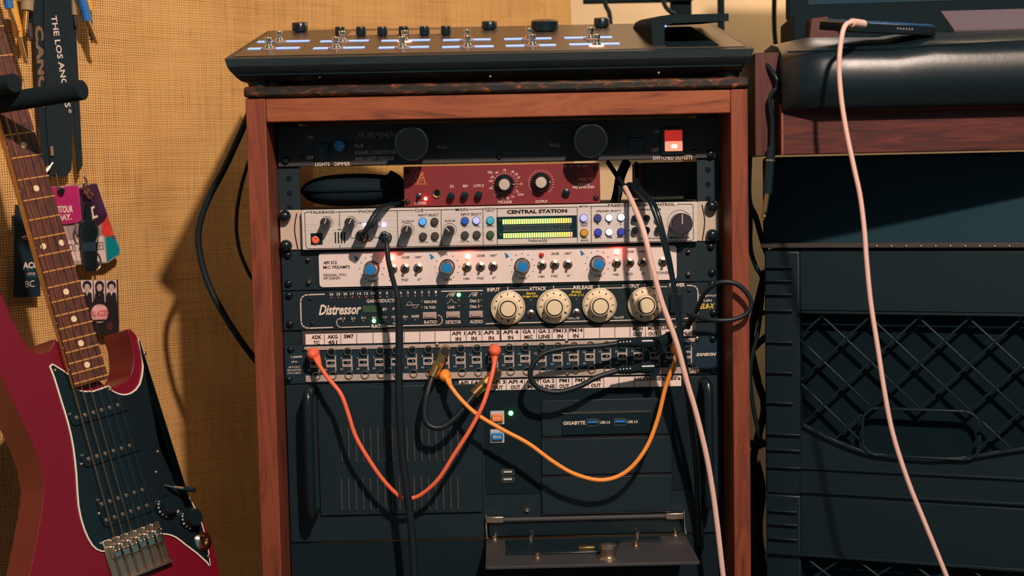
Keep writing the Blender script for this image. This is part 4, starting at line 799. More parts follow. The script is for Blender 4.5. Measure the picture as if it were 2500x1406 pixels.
wp = [(1526, 458, .0), (1545, 497, -.035), (1570, 560, -.068), (1592, 650, -.074), (1615, 735, -.074), (1650, 832, -.074), (1678, 935, -.072), (1700, 1010, -.07), (1724, 1110, -.068), (1740, 1200, -.066), (1752, 1290, -.066), (1764, 1395, -.066), (1775, 1490, -.066), (1785, 1620, -.066)]
mk('cord', MB().tube(px(wp), .0030, 10, 8), M['pinkwhite'], t); mk('dark_lead', MB().tube(px([(1484, 396, .06), (1503, 424, .04), (1527, 460, -.002)]), .0028, 8, 5), M['rubber'], t)
def phones(t, x, y, L):
    a, b = CS.uv(x, y); mk('plug_body', MB().lathe(CS, a, b, [(.0048, .001), (.0060, .004), (.0062, L * .7), (.0055, L * .9), (.0034, L), (.002, L)], 20), M['blackgloss'], t)
t = cord('headphone_cable', 'black headphone lead bending up from the left headphone jack', [(884, 577, -.030), (888, 572, -.040), (897, 556, -.044), (910, 533, -.042), (925, 512, -.034), (942, 503, -.018), (965, 499, .005), (985, 497, .03)], .0030, M['rubber']); phones(t, 884, 577, .024)
t = thing('headphone_cable', 'black headphone lead dropping straight down from the right headphone jack', 'cable', P(1015, 1500, -.05)); phones(t, 941, 580, .026)
cp = [(941, 580, -.034), (943, 586, -.046), (945, 606, -.052), (949, 640, -.054), (960, 685, -.054), (970, 722, -.054), (974, 770, -.054), (975, 850, -.054), (974, 950, -.054), (978, 1050, -.054), (987, 1150, -.054), (997, 1225, -.054), (1006, 1310, -.054), (1011, 1400, -.054), (1014, 1480, -.054), (1016, 1620, -.054)]
mk('cord', MB().tube(px(cp), lambda q: .0027 if q < .3 else min(.0042, .0027 + (q - .3) * .02), 10, 8), M['rubber'], t)
tag(mk('power_cable', MB().tube(px([(612, 268, .10), (585, 330, .10), (548, 410, .10), (512, 478, .10), (487, 548, .10), (486, 610, .10), (507, 690, .10), (545, 765, .10), (590, 835, .10), (640, 900, .12)]), .0039, 10, 8), M['rubber']), 'thick black cable bowing out against the burlap left of the rack', 'cable')
tag(mk('thin_cable', MB().tube(px([(615, 370, .14), (590, 450, .14), (577, 530, .14), (582, 600, .14), (604, 660, .14), (630, 700, .15)]), .0024, 8, 7), M['rubber']), 'thin black cable close to the left side of the rack', 'cable')
# cables hanging in the gap right of the rack
gap = [([(1836, 175, .02), (1832, 330, .03), (1828, 480, .04), (1845, 530, .05), (1862, 590, .06), (1880, 640, .07)], .0032, 'black cable running down the right side of the rack behind its edge'),
       ([(1834, 500, .06), (1832, 600, .06), (1845, 650, .06), (1862, 690, .06), (1852, 800, .06), (1832, 900, .06), (1840, 1000, .06), (1862, 1090, .06)], .0026, 'thin cable sagging in the gap between rack and crates'),
       ([(1870, 660, .10), (1850, 740, .10), (1832, 830, .10), (1850, 930, .10), (1866, 1000, .10), (1838, 1130, .10), (1845, 1300, .1)], .0045, 'thick dark cable tangled low in the gap beside the crates'),
       ([(1830, 790, .14), (1850, 770, .14), (1875, 760, .14)], .0030, 'short stretch of cable crossing the gap at mid height'),
       ([(1828, 865, .14), (1850, 840, .14), (1878, 815, .14)], .0040, 'dark cable crossing the gap just below the wire loop'),
       ([(1828, 1080, .14), (1850, 1088, .14), (1880, 1075, .14)], .0045, 'low cable crossing the gap near the crate handle'),
       ([(1832, 1130, .12), (1846, 1200, .12), (1838, 1290, .12), (1850, 1406, .12), (1850, 1500, .12)], .012, 'bundle of dark cables near the foot of the gap')]
for pts, r, lb_ in gap: tag(mk('loose_cable', MB().tube(px(pts), r, 8, 6), M['rubber']), lb_, 'cable')
t = cord('jack_cable', 'black cable with brass jack plug dangling in front of the desk side', [(1838, 150, -.02), (1852, 140, -.05), (1872, 158, -.075), (1895, 190, -.085), (1898, 212, -.086), (1886, 226, -.086), (1880, 245, -.086), (1886, 300, -.086), (1884, 360, -.086), (1880, 400, -.086)], .0024, M['blackgloss'])
mk('plug_barrel', MB().tube(px([(1884, 356, -.086), (1880, 395, -.086), (1874, 472, -.086)]), lambda q: .0042 + .001 * q, 12, 4), M['blackgloss'], t); mk('barrel_ring', MB().tube(px([(1880.5, 389, -.086), (1880.2, 394, -.086)]), .0056, 12, smooth=False), M['nickel'], t)
mk('plug_shaft', MB().tube(px([(1873.5, 472, -.086), (1866.5, 518, -.086)]), .0029, 12, smooth=False), M['brass'], t); mk('plug_tip', MB().tube(px([(1866.3, 520, -.086), (1865.6, 524, -.086), (1865, 530, -.086), (1864.4, 536, -.086)]), lambda q: (.0018, .0027, .0030, .0012)[min(3, int(q * 3.99))], 12, 3), M['brass'], t)
# ------------------------------------------------------------------ guitar
gv, gu = V((.69, .71, .11)), V((-.24, .08, .967)); gu.normalize(); gv = gv - gu * gv.dot(gu); gv.normalize()
GF = Fr((0, 0, 0), gv, gu); GF.o = P(143, 622, -.02) - GF.n * .011
gt = thing('electric_guitar', 'candy red electric guitar with black pickguard leaning at the left', 'guitar', GF.hit(300, 1700))
outl = [(312, 803), (330, 815), (345, 850), (362, 900), (372, 950), (379, 1000), (384, 1050), (396, 1098), (420, 1145), (452, 1195), (487, 1255), (517, 1320), (536, 1400), (536, 1490), (500, 1590), (410, 1670), (260, 1710), (120, 1680), (50, 1600), (45, 1500), (72, 1400), (92, 1300), (106, 1215), (105, 1170), (90, 1110), (56, 1033), (0, 913), (-40, 830), (-78, 740), (-90, 670), (-75, 632), (-45, 645), (0, 713), (45, 810), (72, 850), (103, 866), (121, 856), (130, 838), (134, 828), (165, 860), (215, 905), (262, 945), (285, 944), (305, 932), (320, 912), (326, 880), (321, 840)]
bo2 = crom2([GF.uv(*q) for q in outl], 3, True)
mk('body', MB().prism(GF, bo2, -.056, 0), M['body'], gt, ang=.9, bev=.006, seg=4)
gl = [(119, 897), (123, 890), (132, 891), (176, 922), (184, 950), (225, 954), (262, 941), (272, 953), (295, 962), (318, 958), (338, 937), (345.5, 895), (342, 860), (335, 831), (339, 830), (351, 868), (367, 928), (374, 985), (380, 1042), (391, 1096), (415, 1143), (447, 1193), (481, 1252), (501, 1312), (512, 1380), (501, 1373), (478, 1352), (450, 1331), (425, 1312), (400, 1305), (372, 1310), (300, 1340), (272, 1345), (245, 1347), (222, 1332), (202, 1292), (188, 1235), (183, 1160), (175, 1090), (163, 1035), (148, 985), (128, 920)]
def shrink(pts, k):
    n = len(pts); out = []; sg = 1 if MB._area(pts) > 0 else -1
    for i in range(n):
        a, b, c = pts[i - 1], pts[i], pts[(i + 1) % n]; t = V((c[0] - a[0], c[1] - a[1])).normalized()
        out.append((b[0] - t.y * k * sg, b[1] + t.x * k * sg))
    return out
gp = [GF.uv(*q) for q in gl]; gw = crom2(gp, 2, True)
pg = mk('pickguard_ply', MB().prism(GF, gw, .0003, .0022), M['guardedge'], gt, ang=.5)
mk('pickguard', MB().prism(GF, shrink(gw, .0016), .0020, .0029), M['blackgloss'], gt, ang=.5)
CB = .011
def g2(x, y): return V(GF.uv(x, y, CB))
L0, R0, L1, R1 = g2(184, 947), g2(266, 923), g2(29, 387), g2(106, 389)
C0, C1 = (L0 + R0) / 2, (L1 + R1) / 2; gd = (C1 - C0).normalized(); ge = V((gd.y, -gd.x))
s1 = (C1 - C0).length; w0 = abs((R0 - L0).dot(ge)) / 2; w1 = abs((R1 - L1).dot(ge)) / 2
hwid = lambda s: w0 + (w1 - w0) * s / s1
SC = .648; sb = .004 - SC * 2 ** (-22 / 12)
NK = Fr(GF.w(C0.x, C0.y, 0), GF.r * ge.x + GF.u * ge.y, GF.r * gd.x + GF.u * gd.y)
sn = sb + SC
fbq = [(-hwid(0), 0), (hwid(0), 0), (hwid(sn), sn), (-hwid(sn), sn)]
mk('fretboard', MB().prism(NK, fbq, CB - .006, CB), M['rosewood'], gt, bev=.0008)
rings = []
for k in range(9):
    s = .0 + (sn + .01) * k / 8; h = hwid(s); dp = .022 if s > .07 else .016
    rings.append([NK.w(h * math.cos(math.pi * j / 10), s, CB - .0062 - dp * math.sin(math.pi * j / 10) ** .8) for j in range(11)])
mk('neck', loft_rings(MB(), rings), M['maple'], gt)
hs = [NK.uv(0, 0)]; mk('headstock', MB().prism(NK, [(-.022, sn), (.022, sn), (.034, sn + .05), (.045, sn + .15), (.0, sn + .185), (-.03, sn + .16), (-.026, sn + .04)], CB - .022, CB - .008), M['maple'], gt, bev=.002)
for k in range(1, 23):
    s = sb + SC * 2 ** (-k / 12)
    mk('fret', MB().tube([NK.w(-hwid(s) - .0003, s, CB + .0002), NK.w(hwid(s) + .0003, s, CB + .0002)], .0011, 6, smooth=False), M['fretwire'], gt)
fp = lambda k: sb + SC * 2 ** (-k / 12)
for k in (3, 5, 7, 9, 12, 15, 17, 19, 21):
    s = (fp(k) + fp(k - 1)) / 2
    for tt in ((-.011, .011) if k == 12 else (0,)):
        mk('inlay_dot', MB().lathe(NK, tt, s, [(.0034, CB - .0002), (.0034, CB + .0003)], 18), M['pearl'], gt)
    mk('side_dot', MB().lathe(Fr(NK.w(-hwid(s), s, CB - .003), NK.n, NK.u), 0, 0, [(.0012, 0), (.0012, .0003)], 10), M['pearl'], gt)
for i in range(6):
    q = -1 + 2 * i / 5; tb_, tn = q * .0262, q * .0178; r = (.00062, .00055, .00048, .0003, .00024, .0002)[i]
    mk('string', MB().tube([NK.w(tb_, sb - .004, CB + .0018), NK.w(tn, sn, CB + .0016)], r, 6, smooth=False), M['string' if i < 3 else 'steel'], gt)
# pickups
def pickup(s, m_, nrow=1, slant=0.0):
    p = mk('pickup', MB().prism(NK, [(x, s + y + slant * x) for x, y in rrect(.003, 0, .036 if nrow == 1 else .033, .0085 * nrow, .006)], .002, .0055), M['blackgloss'], gt, bev=.0008)
    for rr_ in range(nrow):
        so = (rr_ - (nrow - 1) / 2) * .018
        for i in range(6):
            x = (-1 + 2 * i / 5) * .0255; mk('pole_piece', MB().lathe(NK, x, s + so + slant * x, [(.0024, .005), (.0023, .0062), (.0012, .0064)], 12), M['nickel'], p)
    for x in (-.030, .036): mk('pickup_screw', MB().lathe(NK, x, s + slant * x, dome(.0022, .0016, .003), 10), M['nickel'], gt)
s_of = lambda x, y: (V(NK.uv(x, y)).y)
pickup(s_of(244, 1002), 0); pickup(s_of(274, 1101), 0); pickup((s_of(315, 1206) + s_of(316, 1248)) / 2, 0, 2)
gs = None
for x, y in ((132, 905), (350, 864), (265, 952), (183, 1014), (382, 1103), (378, 1153), (390, 1293), (243, 1327), (505, 1358), (195, 1134), (248, 1250)): screw(GF, x, y, 4.5, M['nickel'], gt, .0018, .0028)
# bridge
brg = mk('bridge_plate', MB().box(NK, -.036, .036, sb - .034, sb + .012, .0006, .0030), M['nickel'], gt, bev=.0008)
for i in range(6):
    x = (-1 + 2 * i / 5) * .0262
    sd = mk('saddle', MB().box(NK, x - .0046, x + .0046, sb - .010 - .001 * (i % 3), sb + .004, .003, .0115), M['chrome'], brg, bev=.0012)
    for dx in (-.0024, .0024): mk('saddle_screw', MB().lathe(NK, x + dx, sb - .002, [(.0012, .011), (.0012, .0135), (.0006, .0138)], 8), M['nickel'], sd)
    mk('intonation_screw', MB().tube([NK.w(x, sb - .033, .006), NK.w(x, sb - .008, .006)], .0011, 6, smooth=False), M['nickel'], brg)
    mk('mount_screw', MB().lathe(NK, x, sb + .009, dome(.0026, .0022, .003), 10), M['nickel'], brg)
mk('bridge_tail', MB().box(NK, -.036, .036, sb - .036, sb - .033, .003, .011), M['nickel'], brg, bev=.0005)
def gknob(x, y, word, wx, wy, rot=-1.05):
    a, b = GF.uv(x, y); kb = mk('control_knob', MB().lathe(GF, a, b, [(.0125, .003), (.0125, .005), (.0105, .008), (.0095, .0165), (.0085, .018), (.0003, .018)], 28), M['blackgloss'], gt)
    lt_ = MB()
    for k, s in enumerate('10 9 8 7 6'.split()): an = 2.6 + k * .42; lt_.text(GF, s, a + .0115 * math.cos(an), b + .0115 * math.sin(an), .0022 * len(s), .0026, .0082, .01, 0, an + 1.57, px=False)
    mk('knob_numbers', lt_, M['white'], kb, kind='stuff')
    a, b = GF.uv(wx, wy); mk('knob_word', MB().text(GF, word, a, b, .0035 * len(word), .0036, .0032, .02, 0, rot, px=False), M['white'], gt)
gknob(400, 1236, 'VOLUME', 418, 1235); gknob(458, 1265, 'TONE', 477, 1266)
mk('selector_switch', MB().tube([GF.w(*GF.uv(400, 1185), .003), GF.w(*GF.uv(412, 1192), .012), GF.w(*GF.uv(430, 1197), .02)], .0018, 8, 4), M['chrome'], gt); mk('switch_tip', MB().tube([GF.w(*GF.uv(428, 1196), .018), GF.w(*GF.uv(446, 1201), .027)], .003, 10, smooth=False), M['blackgloss'], gt)
mk('output_jack', MB().lathe(GF, *GF.uv(492, 1322), [(.0105, .003), (.0105, .0045), (.007, .006), (.006, .008), (.0035, .008), (.003, .005)], 20), M['chrome'], gt)
# ------------------------------------------------------------------ guitar hanger prongs
gh = thing('guitar_hanger', 'pair of black foam covered hanger prongs across the guitar neck', 'guitar hanger', P(-60, 230, -.04))
for p0, p1, r in (((-90, 222, -.05), (38, 203, -.085), .0100), ((-60, 262, -.045), (204, 219, -.085), .0104)):
    a, b = P(*p0), P(*p1); d = (b - a).normalized()
    mk('foam_prong', MB().tube([a, a.lerp(b, .5), b - d * .012, b - d * .004, b], lambda q: r if q < .9 else r * (1 - ((q - .9) / .1) ** 2 * .55), 18, 4), M['foam'], gh)
a = P(-90, 222, -.05); b = P(-60, 262, -.045); mk('yoke', MB().tube([a, a + V((-.03, .02, -.005)), b + V((-.04, .02, 0)), b], .006, 10, 5), M['blackmetal'], gh)
mk('wall_arm', MB().tube([a + V((-.035, .02, -.006)), a + V((-.09, .10, -.006))], .007, 10, smooth=False), M['blackmetal'], gh)
# ------------------------------------------------------------------ lanyards, passes and plugs on the burlap
WF = Fr((-.545, .195, 0), (.707, .70, 0)); WF.o = WF.o + WF.n * .018
def flat(name, pts, c, th, m, parent, **kw): return mk(name, MB().prism(WF, [WF.uv(x, y, c) for x, y in pts], c, c + th), m, parent, ang=.5, **kw)
def wtext(mb, s, p0, p1, hpx, c, bold=.01, ital=0):
    a0, b0 = WF.uv(*p0, c); a1, b1 = WF.uv(*p1, c); L_ = math.hypot(a1 - a0, b1 - b0)
    return mb.text(WF, s, (a0 + a1) / 2, (b0 + b1) / 2, L_, hpx * WF.m(*p0), c, bold, ital, math.atan2(b1 - b0, a1 - a0), px=False)
ln = thing('lanyard', 'black lanyard printed THE LOS ANGELES in pale letters behind the hanger prong', 'lanyard', WF.hit(150, 430))
st = flat('strap', [(106, -30), (173, -30), (177, 60), (183, 150), (178, 260), (173, 415), (160, 432), (124, 432), (112, 300), (107, 150)], .004, .0015, M['strap'], ln)
mb = MB(); wtext(mb, 'THE LOS ANGELES', (131, 38), (166, 262), 15, .0057, .012); wtext(mb, '@', (170, 266), (172, 276), 8, .0057, .0); mk('lettering', mb, M['white'], st, kind='stuff')
mk('metal_crimp', MB().tube([WF.hit(126, 357, .008), WF.hit(128, 380, .008)], .0022, 8, smooth=False), M['nickel'], ln)
ln2 = thing('lanyard', 'wider navy lanyard with large tan letters half hidden by the lettered one', 'lanyard', WF.hit(100, 430))
st = flat('strap', [(78, -30), (118, -30), (120, 200), (128, 432), (104, 432), (98, 340), (88, 215)], .001, .0015, M['strap'], ln2)
mb = MB(); wtext(mb, 'C.ANCO', (95, 62), (107, 262), 22, .0026, .05); mk('lettering', mb, M['tanink'], st, kind='stuff')
tag(flat('lanyard', [(170, -30), (178, -30), (188, 150), (200, 404), (189, 424), (180, 330), (177, 120)], .002, .002, M['strap'], None), 'thin plain black lanyard edge on at the right of the others', 'lanyard')
bc = thing('binder_clip', 'small silver wire clip gripping the magenta pass', 'clip', WF.hit(147, 468, .01))
mk('jaw', MB().lathe(Fr(WF.hit(147, 466, .012), WF.r, WF.u), 0, 0, [(.0042, 0), (.0042, .004), (.003, .005)], 14), M['blackgloss'], bc)
mk('wire', MB().tube([WF.hit(136, 414, .014), WF.hit(141, 440, .015), WF.hit(146, 464, .015)], .0008, 6, 3), M['chrome'], bc); mk('clasp', MB().tube([WF.hit(111, 421, .014), WF.hit(121, 408, .014)], .003, 8, smooth=False), M['chrome'], bc); mk('clasp_hook', MB().tube([WF.hit(121, 408, .014), WF.hit(129, 397, .014)], .0012, 8, smooth=False), M['nickel'], bc)
# colourful pass
p2 = thing('event_pass', 'tilted laminated pass with plum, red and teal areas', 'pass', WF.hit(270, 640))
flat('card', [(122, 456), (222, 448), (236, 447), (293, 610), (291, 622), (262, 642), (150, 648), (130, 560)], .005, .0010, M['passgrey'], p2)
flat('plum_field', [(192, 460), (224, 449), (236, 449), (262, 525), (255, 540), (228, 560), (200, 545)], .006, .0003, M['passdark'], p2)
flat('red_field', [(262, 526), (282, 585), (258, 578), (247, 570), (250, 545)], .006, .0003, M['passred'], p2)
flat('teal_field', [(257, 578), (280, 574), (292, 610), (290, 620), (261, 640)], .006, .0003, M['teal'], p2)
flat('white_band', [(163, 588), (252, 576), (260, 640), (176, 636)], .006, .0002, M['photo'], p2)
mb = MB(); wtext(mb, 'LOS ANGELES', (160, 606), (254, 600), 20, .0064, .0); mk('lettering', mb, M['ink'], p2, kind='stuff')
mb = MB(); bxp_ = [(222, 506), (230, 502), (231, 507), (226, 510), (229, 528), (238, 525), (239, 530), (226, 535)]; mb.prism(WF, [WF.uv(x, y, .0064) for x, y in bxp_], .0064, .0066); mk('letter_mark', mb, M['white'], p2)
p1 = thing('event_pass', 'magenta laminated pass hanging beside the guitar neck', 'pass', WF.hit(160, 545))
flat('card', [(121, 457), (145, 456), (145, 468), (156, 468), (156, 455), (190, 453), (198, 540), (178, 545), (146, 548)], .009, .0010, M['magenta'], p1)
mb = MB(); wtext(mb, 'DIGITOUR', (123, 512), (178, 510), 17, .0102, .03); wtext(mb, 'DAY.', (140, 532), (175, 529), 15, .0102, .03); mk('lettering', mb, M['white'], p1, kind='stuff')
kf = thing('key_fob', 'black car key fob on a split ring over the passes', 'key', WF.hit(216, 662, .014))
mk('fob', MB().prism(WF, crom2([WF.uv(x, y, .012) for x, y in ((196, 538), (212, 534), (228, 540), (236, 565), (235, 600), (233, 640), (234, 660), (205, 662), (202, 640), (196, 600), (193, 565))], 3, True), .012, .018, .002, .002), M['blackgloss'], kf)
mk('label_window', MB().prism(WF, [WF.uv(x, y, .018) for x, y in ((200, 592), (233, 590), (234, 612), (200, 614))], .0181, .0186), M['screenoff'], kf)
mk('leather_loop', MB().prism(WF, [WF.uv(x, y, .012) for x, y in ((210, 490), (216, 488), (222, 535), (204, 538))], .012, .015), M['blackmat'], kf)
for pts in (((188, 545), (184, 560), (188, 575), (194, 582)), ((232, 545), (239, 560), (240, 575), (234, 592)), ((233, 612), (244, 630), (245, 648), (236, 660)), ((205, 432), (212, 445), (210, 462), (216, 478))): mk('split_ring', MB().tube([WF.hit(x, y, .018) for x, y in pts], .0013, 8, 5), M['chrome'], kf)
for x, y, r in ((222, 478, .0034), (213, 468, .003), (207, 455, .003)):
    mk('chain_link', MB().tube([WF.hit(x, y, .02) + WF.r * (r * math.cos(q)) + WF.u * (r * math.sin(q)) for q in [i * 2 * math.pi / 10 for i in range(11)]], .0010, 6, 2), M['chrome'], kf)
# photo card and black card
p3 = thing('photo_pass', 'photo card with three monochrome portraits and a round pink sticker', 'pass', WF.hit(242, 810))
flat('card', [(195, 684), (287, 682), (290, 812), (222, 815), (210, 770)], .004, .0010, M['photodark'], p3)
for i, (x0, x1) in enumerate(((197, 226), (228, 256), (258, 284))):
    f = flat('photo_panel', [(x0, 684), (x1, 683.5), (x1 + 1, 738), (x0 + 3, 740)], .005, .0002, M['photo'], p3)
    xc = (x0 + x1) / 2 + 1
    mk('suit', MB().prism(WF, [WF.uv(x, y, .0053) for x, y in ((xc - 13, 740), (xc - 11, 716), (xc - 4, 712), (xc, 722), (xc + 4, 712), (xc + 11, 716), (xc + 13, 740))], .0053, .0054), M['photodark'], f)
    mk('hair', MB().prism(WF, [WF.uv(xc + 11 * math.cos(q), 697 - 12 * math.sin(q) + (10 if i == 1 and math.sin(q) < 0 else 0), .0055) for q in [k * math.pi / 8 for k in range(16)]], .0055, .0056), M['photodark'], f)
    mk('face', MB().prism(WF, [WF.uv(xc + 6.5 * math.cos(q), 702 - 9 * math.sin(q), .0057) for q in [k * math.pi / 7 for k in range(14)]], .0057, .0058), M['skin'], f)
    ft = MB()
    for dx, dy, w_, h_ in ((-2.8, -1.5, 1.2, .6), (2.8, -1.5, 1.2, .6), (0, 4.2, 2.0, .6)): ft.prism(WF, [WF.uv(xc + dx + a_ * w_, 702 + dy + b_ * h_, .0059) for a_, b_ in ((-1, -1), (1, -1), (1, 1), (-1, 1))], .0059, .006)
    mk('face_print', ft, M['photodark'], f, kind='stuff')
flat('lower_portrait', [(262, 790), (272, 785), (276, 800), (268, 808), (260, 802)], .0053, .0002, M['redbrown'], p3)
a, b = WF.uv(243, 765, .006); stk = mk('round_sticker', MB().lathe(WF, a, b, [(.0118, .0058), (.0118, .0063), (.0115, .0064)], 32), M['passpink'], p3)
mb = MB(); wtext(mb, 'ALL ACCESS', (222, 766), (264, 764), 15, .0067, .02); mk('lettering', mb, M['inkred'], stk, kind='stuff'); mb = MB(); wtext(mb, 'CAB', (233, 742), (253, 741), 8, .0067, 0); mb.prism(WF, [WF.uv(x, y, .0067) for x, y in ((227, 781), (257, 779), (257, 784), (227, 786))], .0067, .0068); mk('sticker_print', mb, M['ink'], stk, kind='stuff')
p4 = thing('black_pass', 'black card printed with white letters half hidden behind the guitar neck', 'pass', WF.hit(65, 724))
flat('card', [(36, 500), (96, 500), (98, 724), (32, 726)], .004, .001, M['cardblack'], p4)
mb = MB(); wtext(mb, 'ACCESS', (56, 648), (118, 646), 16, .0053, .04); wtext(mb, '»DIGI', (66, 668), (86, 668), 7, .0053, .0); wtext(mb, 'BC', (62, 694), (84, 692), 16, .0053, .0); wtext(mb, '*', (53, 582), (67, 580), 14, .0053, .02); mk('lettering', mb, M['white'], p4, kind='stuff')
for y in (659, 675): flat('teal_rule', [(54, y), (96, y - 1), (96, y), (54, y + 1)], .0052, .0002, M['teal'], p4)
def jack(label, s0, s1, e0, e1, m, c=.02, rs=.0052, metal='brass'):
    t = thing('hanging_jack_plug', label, 'jack plug', WF.hit(*e1, c), 'jack plugs hanging on the burlap')
    A, B, Cc, D = WF.hit(*s0, c), WF.hit(*s1, c), WF.hit(*e0, c), WF.hit(*e1, c)
    mk('sleeve', MB().tube([A, A.lerp(B, .9), B], lambda q: rs if q < .8 else rs * .93, 14, 4), m, t); d = (B - A).normalized()
    for k in range(2): q = A.lerp(B, .55 + .12 * k); mk('sleeve_ring', MB().tube([q, q + d * .0012], rs * 1.06, 14, smooth=False), m, t)
    mk('shaft', MB().tube([Cc, Cc.lerp(D, .8)], .0031, 12, smooth=False), M[metal], t); E_ = Cc.lerp(D, .8); mk('tip', MB().tube([E_, E_.lerp(D, .2), E_.lerp(D, .5), D], lambda q: (.0019, .0019, .0031, .0010)[min(3, int(q * 3.99))], 12, 3), M[metal], t); return t
jack('blue sleeved jack plug nearest the top left corner', (12, -40), (23, 20), (23, 20), (46, 84), M['bluejack'], .03)
jack('yellow sleeved jack plug pointing down left of the lanyards', (30, 5), (47, 90), (47, 90), (65, 158), M['yellowjack'], .018)
jack('grey sleeved jack plug just left of the wide navy lanyard', (71, -50), (66, 25), (65, 25), (61, 86), M['greyjack'], .028, .0072)
jack('dark jack plug half hidden behind the grey sleeved one', (66, -30), (71, 55), (71, 55), (75, 102), M['blackmat'], .014, .0045, 'gunmetal')
jack('slim grey jack plug just right of the lanyards', (179, -40), (182, 36), (182, 38), (187, 70), M['greyjack'], .006, .0034, 'gunmetal')
jack('blue sleeved jack plug right of the lanyards', (193, -30), (214, 50), (214, 50), (236, 108), M['bluejack'], .022, .0058)
jack('yellow sleeved jack plug behind the blue one right of the lanyards', (204, -40), (217, 26), (217, 26), (225, 104), M['yellowjack'], .010, .0050, 'gunmetal')
# ------------------------------------------------------------------ desk on the right
ang = math.radians(5); DK = Fr(P(1909, 330, -.10), (math.cos(ang), -math.sin(ang), 0))
dk = thing('studio_desk', 'mahogany studio desk with a thick black leather armrest at the right', 'desk', (DK.w(.45, 0, -.25).x, DK.w(.45, 0, -.25).y, FZ))
b0 = DK.uv(1912, 378)[1]; bt_ = DK.uv(1912, 255)[1]
mk('apron', MB().box(DK, .0, 1.0, b0, bt_, -.022, 0), M['wood_desk'], dk, bev=.001)
mk('apron_edge', MB().box(DK, -.0006, .0012, b0, bt_, -.022, .0012), M['wood_h'], dk)
zs = P(1880, 150, .05).z
SDF = Fr(DK.w(0, 0, 0), (0, 1, 0), (0, 0, 1))
mk('side_panel', MB().box(DK, -.0245, -.0002, b0, zs - DK.o.z, -.55, -.0225), M['wood_side'], dk)
mk('desk_top', MB().box(DK, .02, 1.0, bt_ - .02, bt_, -.55, -.0225), M['wood_desk'], dk)
mk('dark_backing', MB().box(DK, .04, 1.0, bt_ + .0005, P(1925, 49, .2).z - DK.o.z - .0015, -.36, -.23), M['blackmat'], dk, bev=.002)  # dark block added in place of the shadow at the desk's back
for a in (.12, .92): mk('desk_leg', MB().box(DK, a, a + .05, FZ - DK.o.z, b0 if a > .5 else b0, -.55, -.50), M['wood_side'], dk)
LFc = .022; rings = []
for i in range(24):
    t = i / 23; a = .0005 + t * .86; k = min(1, (a - .0005) / .02); k = (1 - (1 - k) ** 2) ** .5 if k < 1 else 1
    xi = DK.uv(1905, 200)[0]
    bb = DK.uv(1915, 277, LFc)[1]; btop = DK.uv(1930, 116, LFc)[1] + t * .016 + .0015 * math.sin(a * 47) + .001 * math.sin(a * 91)
    mid = (bb + btop) / 2; hh = (btop - bb) / 2; sq = .55 + .45 * k
    prof = [(LFc - .012, bb), (LFc, bb + .008), (LFc + .002, mid), (LFc, btop - .016), (LFc - .006, btop - .006), (LFc - .018, btop), (LFc - .06, btop + .010), (LFc - .12, btop + .018), (LFc - .2, btop + .018), (LFc - .23, btop - .01), (LFc - .23, bt_ + .001), (0, 0), (0, 0)]
    prof[-2] = (.0008, bt_ + .001); prof[-1] = (.0008, bb)
    rings.append([DK.w(a, mid + (q - mid) * (.9 + .1 * k) if q > bt_ + .002 else q, c if c < .002 else c - (1 - k) * .012) for c, q in prof])
mk('leather_armrest', loft_rings(MB(), rings), M['leather'], dk, ang=1.3, label='thick black leather armrest')
mk('armrest_seam', MB().tube([DK.w(.004 + .8 * i / 11, rings and DK.uv(1930, 116, LFc)[1] + .016 * (i / 11) - .004, LFc - .006) for i in range(12)], .0009, 6, 3), M['blackgloss'], dk)
# phone lying on the armrest with a white charging cable
zt_ = DK.uv(1930, 116, LFc)[1] + DK.o.z
pf = Fr(P(2140, 60, -.10), (math.cos(.12), math.sin(.12) * .0 + .42, -.02), (0, .2, 1)); PH = Fr(P(2142, 66, -.085), (.93, .36, -.02), (-.33, .92, .14))
ph = thing('smartphone', 'dark phone with blue edge plugged in on the leather armrest', 'phone', tuple(PH.w(0, 0, -.008)))
mk('case', MB().prism(PH, rrect(0, 0, .052, .034, .008), -.006, .004), M['phone'], ph, bev=.0015); mk('blue_edge', MB().prism(PH, rrect(.004, .004, .048, .032, .008), .0041, .0055), M['phoneblue'], ph)
for i in range(6): mk('speaker_slot', MB().box(Fr(PH.w(.0 + .0035 * i, -.0342, 0), PH.r, PH.n), -.0008, .0008, -.001, .001, 0, .0004), M['dimwhite'], ph)
wc = thing('charging_cable', 'white charging cable falling from the phone in front of the desk', 'cable', P(2312, 1500, -.18))
wpts = [(2098, 58, -.150), (2078, 55, -.165), (2064, 62, -.172), (2056, 85, -.176), (2050, 130, -.178), (2049, 180, -.178), (2055, 250, -.178), (2068, 330, -.178), (2085, 410, -.178), (2100, 480, -.178), (2110, 560, -.178), (2116, 640, -.178), (2126, 740, -.178), (2143, 850, -.178), (2160, 960, -.178), (2180, 1060, -.178), (2215, 1170, -.178), (2255, 1270, -.178), (2310, 1405, -.178), (2350, 1510, -.178), (2380, 1620, -.178)]
mk('cord', MB().tube(px(wpts), .0024, 10, 7), M['pinkwhite'], wc); mk('connector', MB().tube(px([(2080, 55, -.163), (2108, 59, -.146)]), .0042, 12, smooth=False), M['pinkwhite'], wc)
